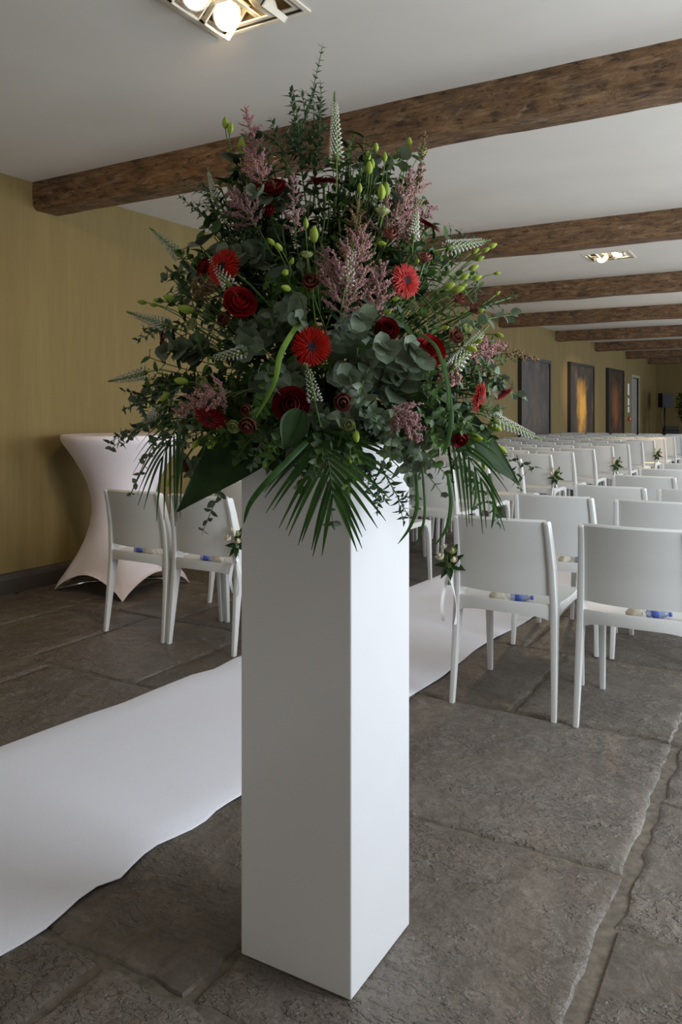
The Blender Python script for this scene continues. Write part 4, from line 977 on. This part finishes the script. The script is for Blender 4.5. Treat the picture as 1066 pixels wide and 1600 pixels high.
# white veronica spikes
def veronica(b2, tip, wpx, k=1.05, k2=None):
    a = SP(*b2, k); t3 = SP(*tip, k2 if k2 is not None else k); path = qpath(a, t3, rdir()*.004, 12); L = (t3-a).length; w2 = wpx*surf(*b2, k)/FPX/2
    mb = MB(); mb.tube(path, [w2*.45*(1-.8*q/12)+.0004 for q in range(13)], 7); o = put(mb.build('veronica_spike', M['stem']))
    fl = MB(); n = int(L/.0011)
    for i in range(n):
        t = i/n*.80; p, tg = along(path, t); side = tg.orthogonal(); side.rotate(Matrix.Rotation(i*2.39996, 3, tg)); r = w2*(1-.72*t); s2 = .0031*(1.1-.72*t)
        fl.addT(frame_z((side+tg*.4), 0, p+side*r*.85, (s2*.75, s2*.75, s2*1.35)), OCT)
    fl.build('florets', M['veronica'], o)
    tipm = MB()
    for i in range(50):
        t = .78+.21*i/50; p, tg = along(path, t); side = tg.orthogonal(); side.rotate(Matrix.Rotation(i*2.39996, 3, tg)); tipm.addT(frame_z(side+tg*.6, 0, p+side*w2*(1-.85*t)*.6, (.0009, .0009, .0016)), OCT)
    tipm.build('green_tip', M['stem'], o)
    st = MB(); st.tube([a, a-(t3-a).normalized()*.05, ORG.lerp(a, .5)], .0016, 5); st.build('flower_stem', M['stem'], o)
for a in [((526,250),(523,143),21,.9,.75),((541,442),(553,378),20),((360,448),(322,394),19),((380,550),(324,560),16),((492,627),(477,567),18),((646,372),(650,308),15,.9,.8),((698,388),(767,375),19,.95,.9),((706,578),(764,508),22,1.0,.9),((770,655),(847,687),18,1.0,.9),
          ((262,508),(198,487),17,.95,.85),((228,582),(169,596),17,.9,.8),((280,398),(234,356),17,.95,.85),((338,312),(324,262),12,.85,.8),((250,640),(212,668),14,1,.95)]:
    veronica(*a)

# ------------------------------------------------------------------ posies tied to aisle chairs
def posy(loc, rz, label, ribbon=True, sc=1.0):
    t = empty('aisle_posy', loc, rz); t.scale = (sc, sc, sc); tag(t, label, 'posy', 'posies tied to the aisle chairs')
    mb = MB()
    for k in range(6): a = k*1.05; mb.tube([(.006*math.cos(a), .006*math.sin(a), -.085), (.003*math.cos(a), .003*math.sin(a), -.03), (.02*math.cos(a), .02*math.sin(a), .05)], .002, 5)
    mb.build('stem_bundle', M['stem'], t)
    for d, L in (((.5, -.3, .55), .075), ((.8, -.2, -.05), .075), ((-.4, -.4, -.5), .06), ((-.7, -.2, .1), .06), ((.1, -.6, -.6), .06), ((.25, -.4, .9), .10), ((-.3, .3, .8), .07), ((.5, .4, .2), .06), ((-.1, -.7, .2), .055)):
        o = obj('leaf', ME_big, t); d = Vector(d); o.matrix_local = frame_leaf(d, Vector((0, -.7, .6)), d*.012, (L*1.25, L, L))
    for (x, y, z), r, mat in (((-.038, -.03, .045), .021, 'cream_petal'), ((-.022, -.02, .088), .015, 'cream_petal'), ((.016, -.035, .072), .018, 'limewhite'), ((.022, -.04, .035), .017, 'cream_petal')):
        mb = MB(); mb.loft([[(q2*r*math.cos(q), q2*r*math.sin(q), zz*r) for q in [2*math.pi*k2/8 for k2 in range(8)]] for zz, q2 in ((-.9, .2), (-.4, .6), (.3, .55), (.8, .2))])
        o = obj('rosebud', mb.mesh('rosebud', M[mat]), t); d = Vector((x, y-.03, .08)); o.matrix_local = frame_z(d, 0, (x, y, z)); pm = petals_for(mat)
        for k in range(5):
            l = obj('petal', pm[2 if k < 2 else 4], o); l.matrix_local = Matrix.Translation((0, 0, -r*.9)) @ Matrix.Rotation(k*1.3, 4, 'Z') @ Matrix.Diagonal((r*1.25, r*1.25, r*2.0, 1))
    if ribbon:
        for s2, L in ((-1, .20), (1, .21)):
            mb = MB(); v = []; f = []; n = 14
            for i in range(n+1):
                q = i/n; z = -.045-L*q; x = s2*(.006+.025*math.sin(q*2.2)) ; y = -.012-.012*math.sin(q*5+s2); tw = .5*s2+1.0*math.sin(q*3)
                w2 = .0075; v += [(x-w2*math.cos(tw), y-w2*math.sin(tw), z), (x+w2*math.cos(tw), y+w2*math.sin(tw), z)]
            for i in range(n): f.append((2*i, 2*i+1, 2*i+3, 2*i+2))
            mb.add(v, f); mb.build('ribbon_tail', M['ribbon'], t)
        mb = MB(); mb.tube([(.011*math.cos(q), .011*math.sin(q), -.04) for q in [2*math.pi*k/10 for k in range(11)]], .004, 5); mb.build('ribbon_knot', M['ribbon'], t)
cA = chairs['R', 0, 0].location
posy((cA.x-.235, cA.y-.235, .595), .3, 'posy of cream rosebuds with trailing white ribbon on the rearmost window-side chair')
cL = chairs['L', 0, 0].location
posy((cL.x+.235, cL.y-.225, .57), .2, 'posy half hidden by the plinth on the rearmost chair beyond the runner')
def posy_at(key, label):
    c = chairs[key].location; posy((c.x+.235, c.y-.22, .58), .5, label, True, 1.15)
posy_at(('L', 6, 0), 'posy of white buds tied to a chair just right of the hanging leaves'); posy_at(('L', 9, 0), 'leafy posy tied to an aisle chair three rows past the white-budded one'); posy_at(('L', 12, 0), 'farthest small posy on a yellow-lit aisle chair')

# distant arrangement on a plinth at the far end
fp = P(1078, 640, 23.4); t = empty('tall_plant', (fp.x, fp.y, 0)); tag(t, 'dark bushy plant in a tall black pot by the end wall', 'plant')
mb = MB(); mb.loft([[(r*math.cos(q), r*math.sin(q), z) for q in [2*math.pi*k/20 for k in range(20)]] for z, r in ((0, .15), (.05, .16), (.75, .22), (.78, .22), (.76, .19))]); mb.build('pot', M['black'], t)
mb = MB(); mb.tube([(0, 0, .7), (.01, .02, 1.2)], .02, 8); mb.build('trunk', M['dark_frame'], t)
mb = MB()
for _ in range(900):
    d = rdir(); c = Vector((0, 0, 1.38)) + Vector((d.x*.36, d.y*.36, d.z*.52))*rnd.uniform(.5, 1); mb.addT(frame_leaf((d+rdir()*.7), UP+rdir()*.5, c, rnd.uniform(.08, .14)), T_point)
o = mb.build('foliage', M['deep'], t); o['kind'] = 'stuff'
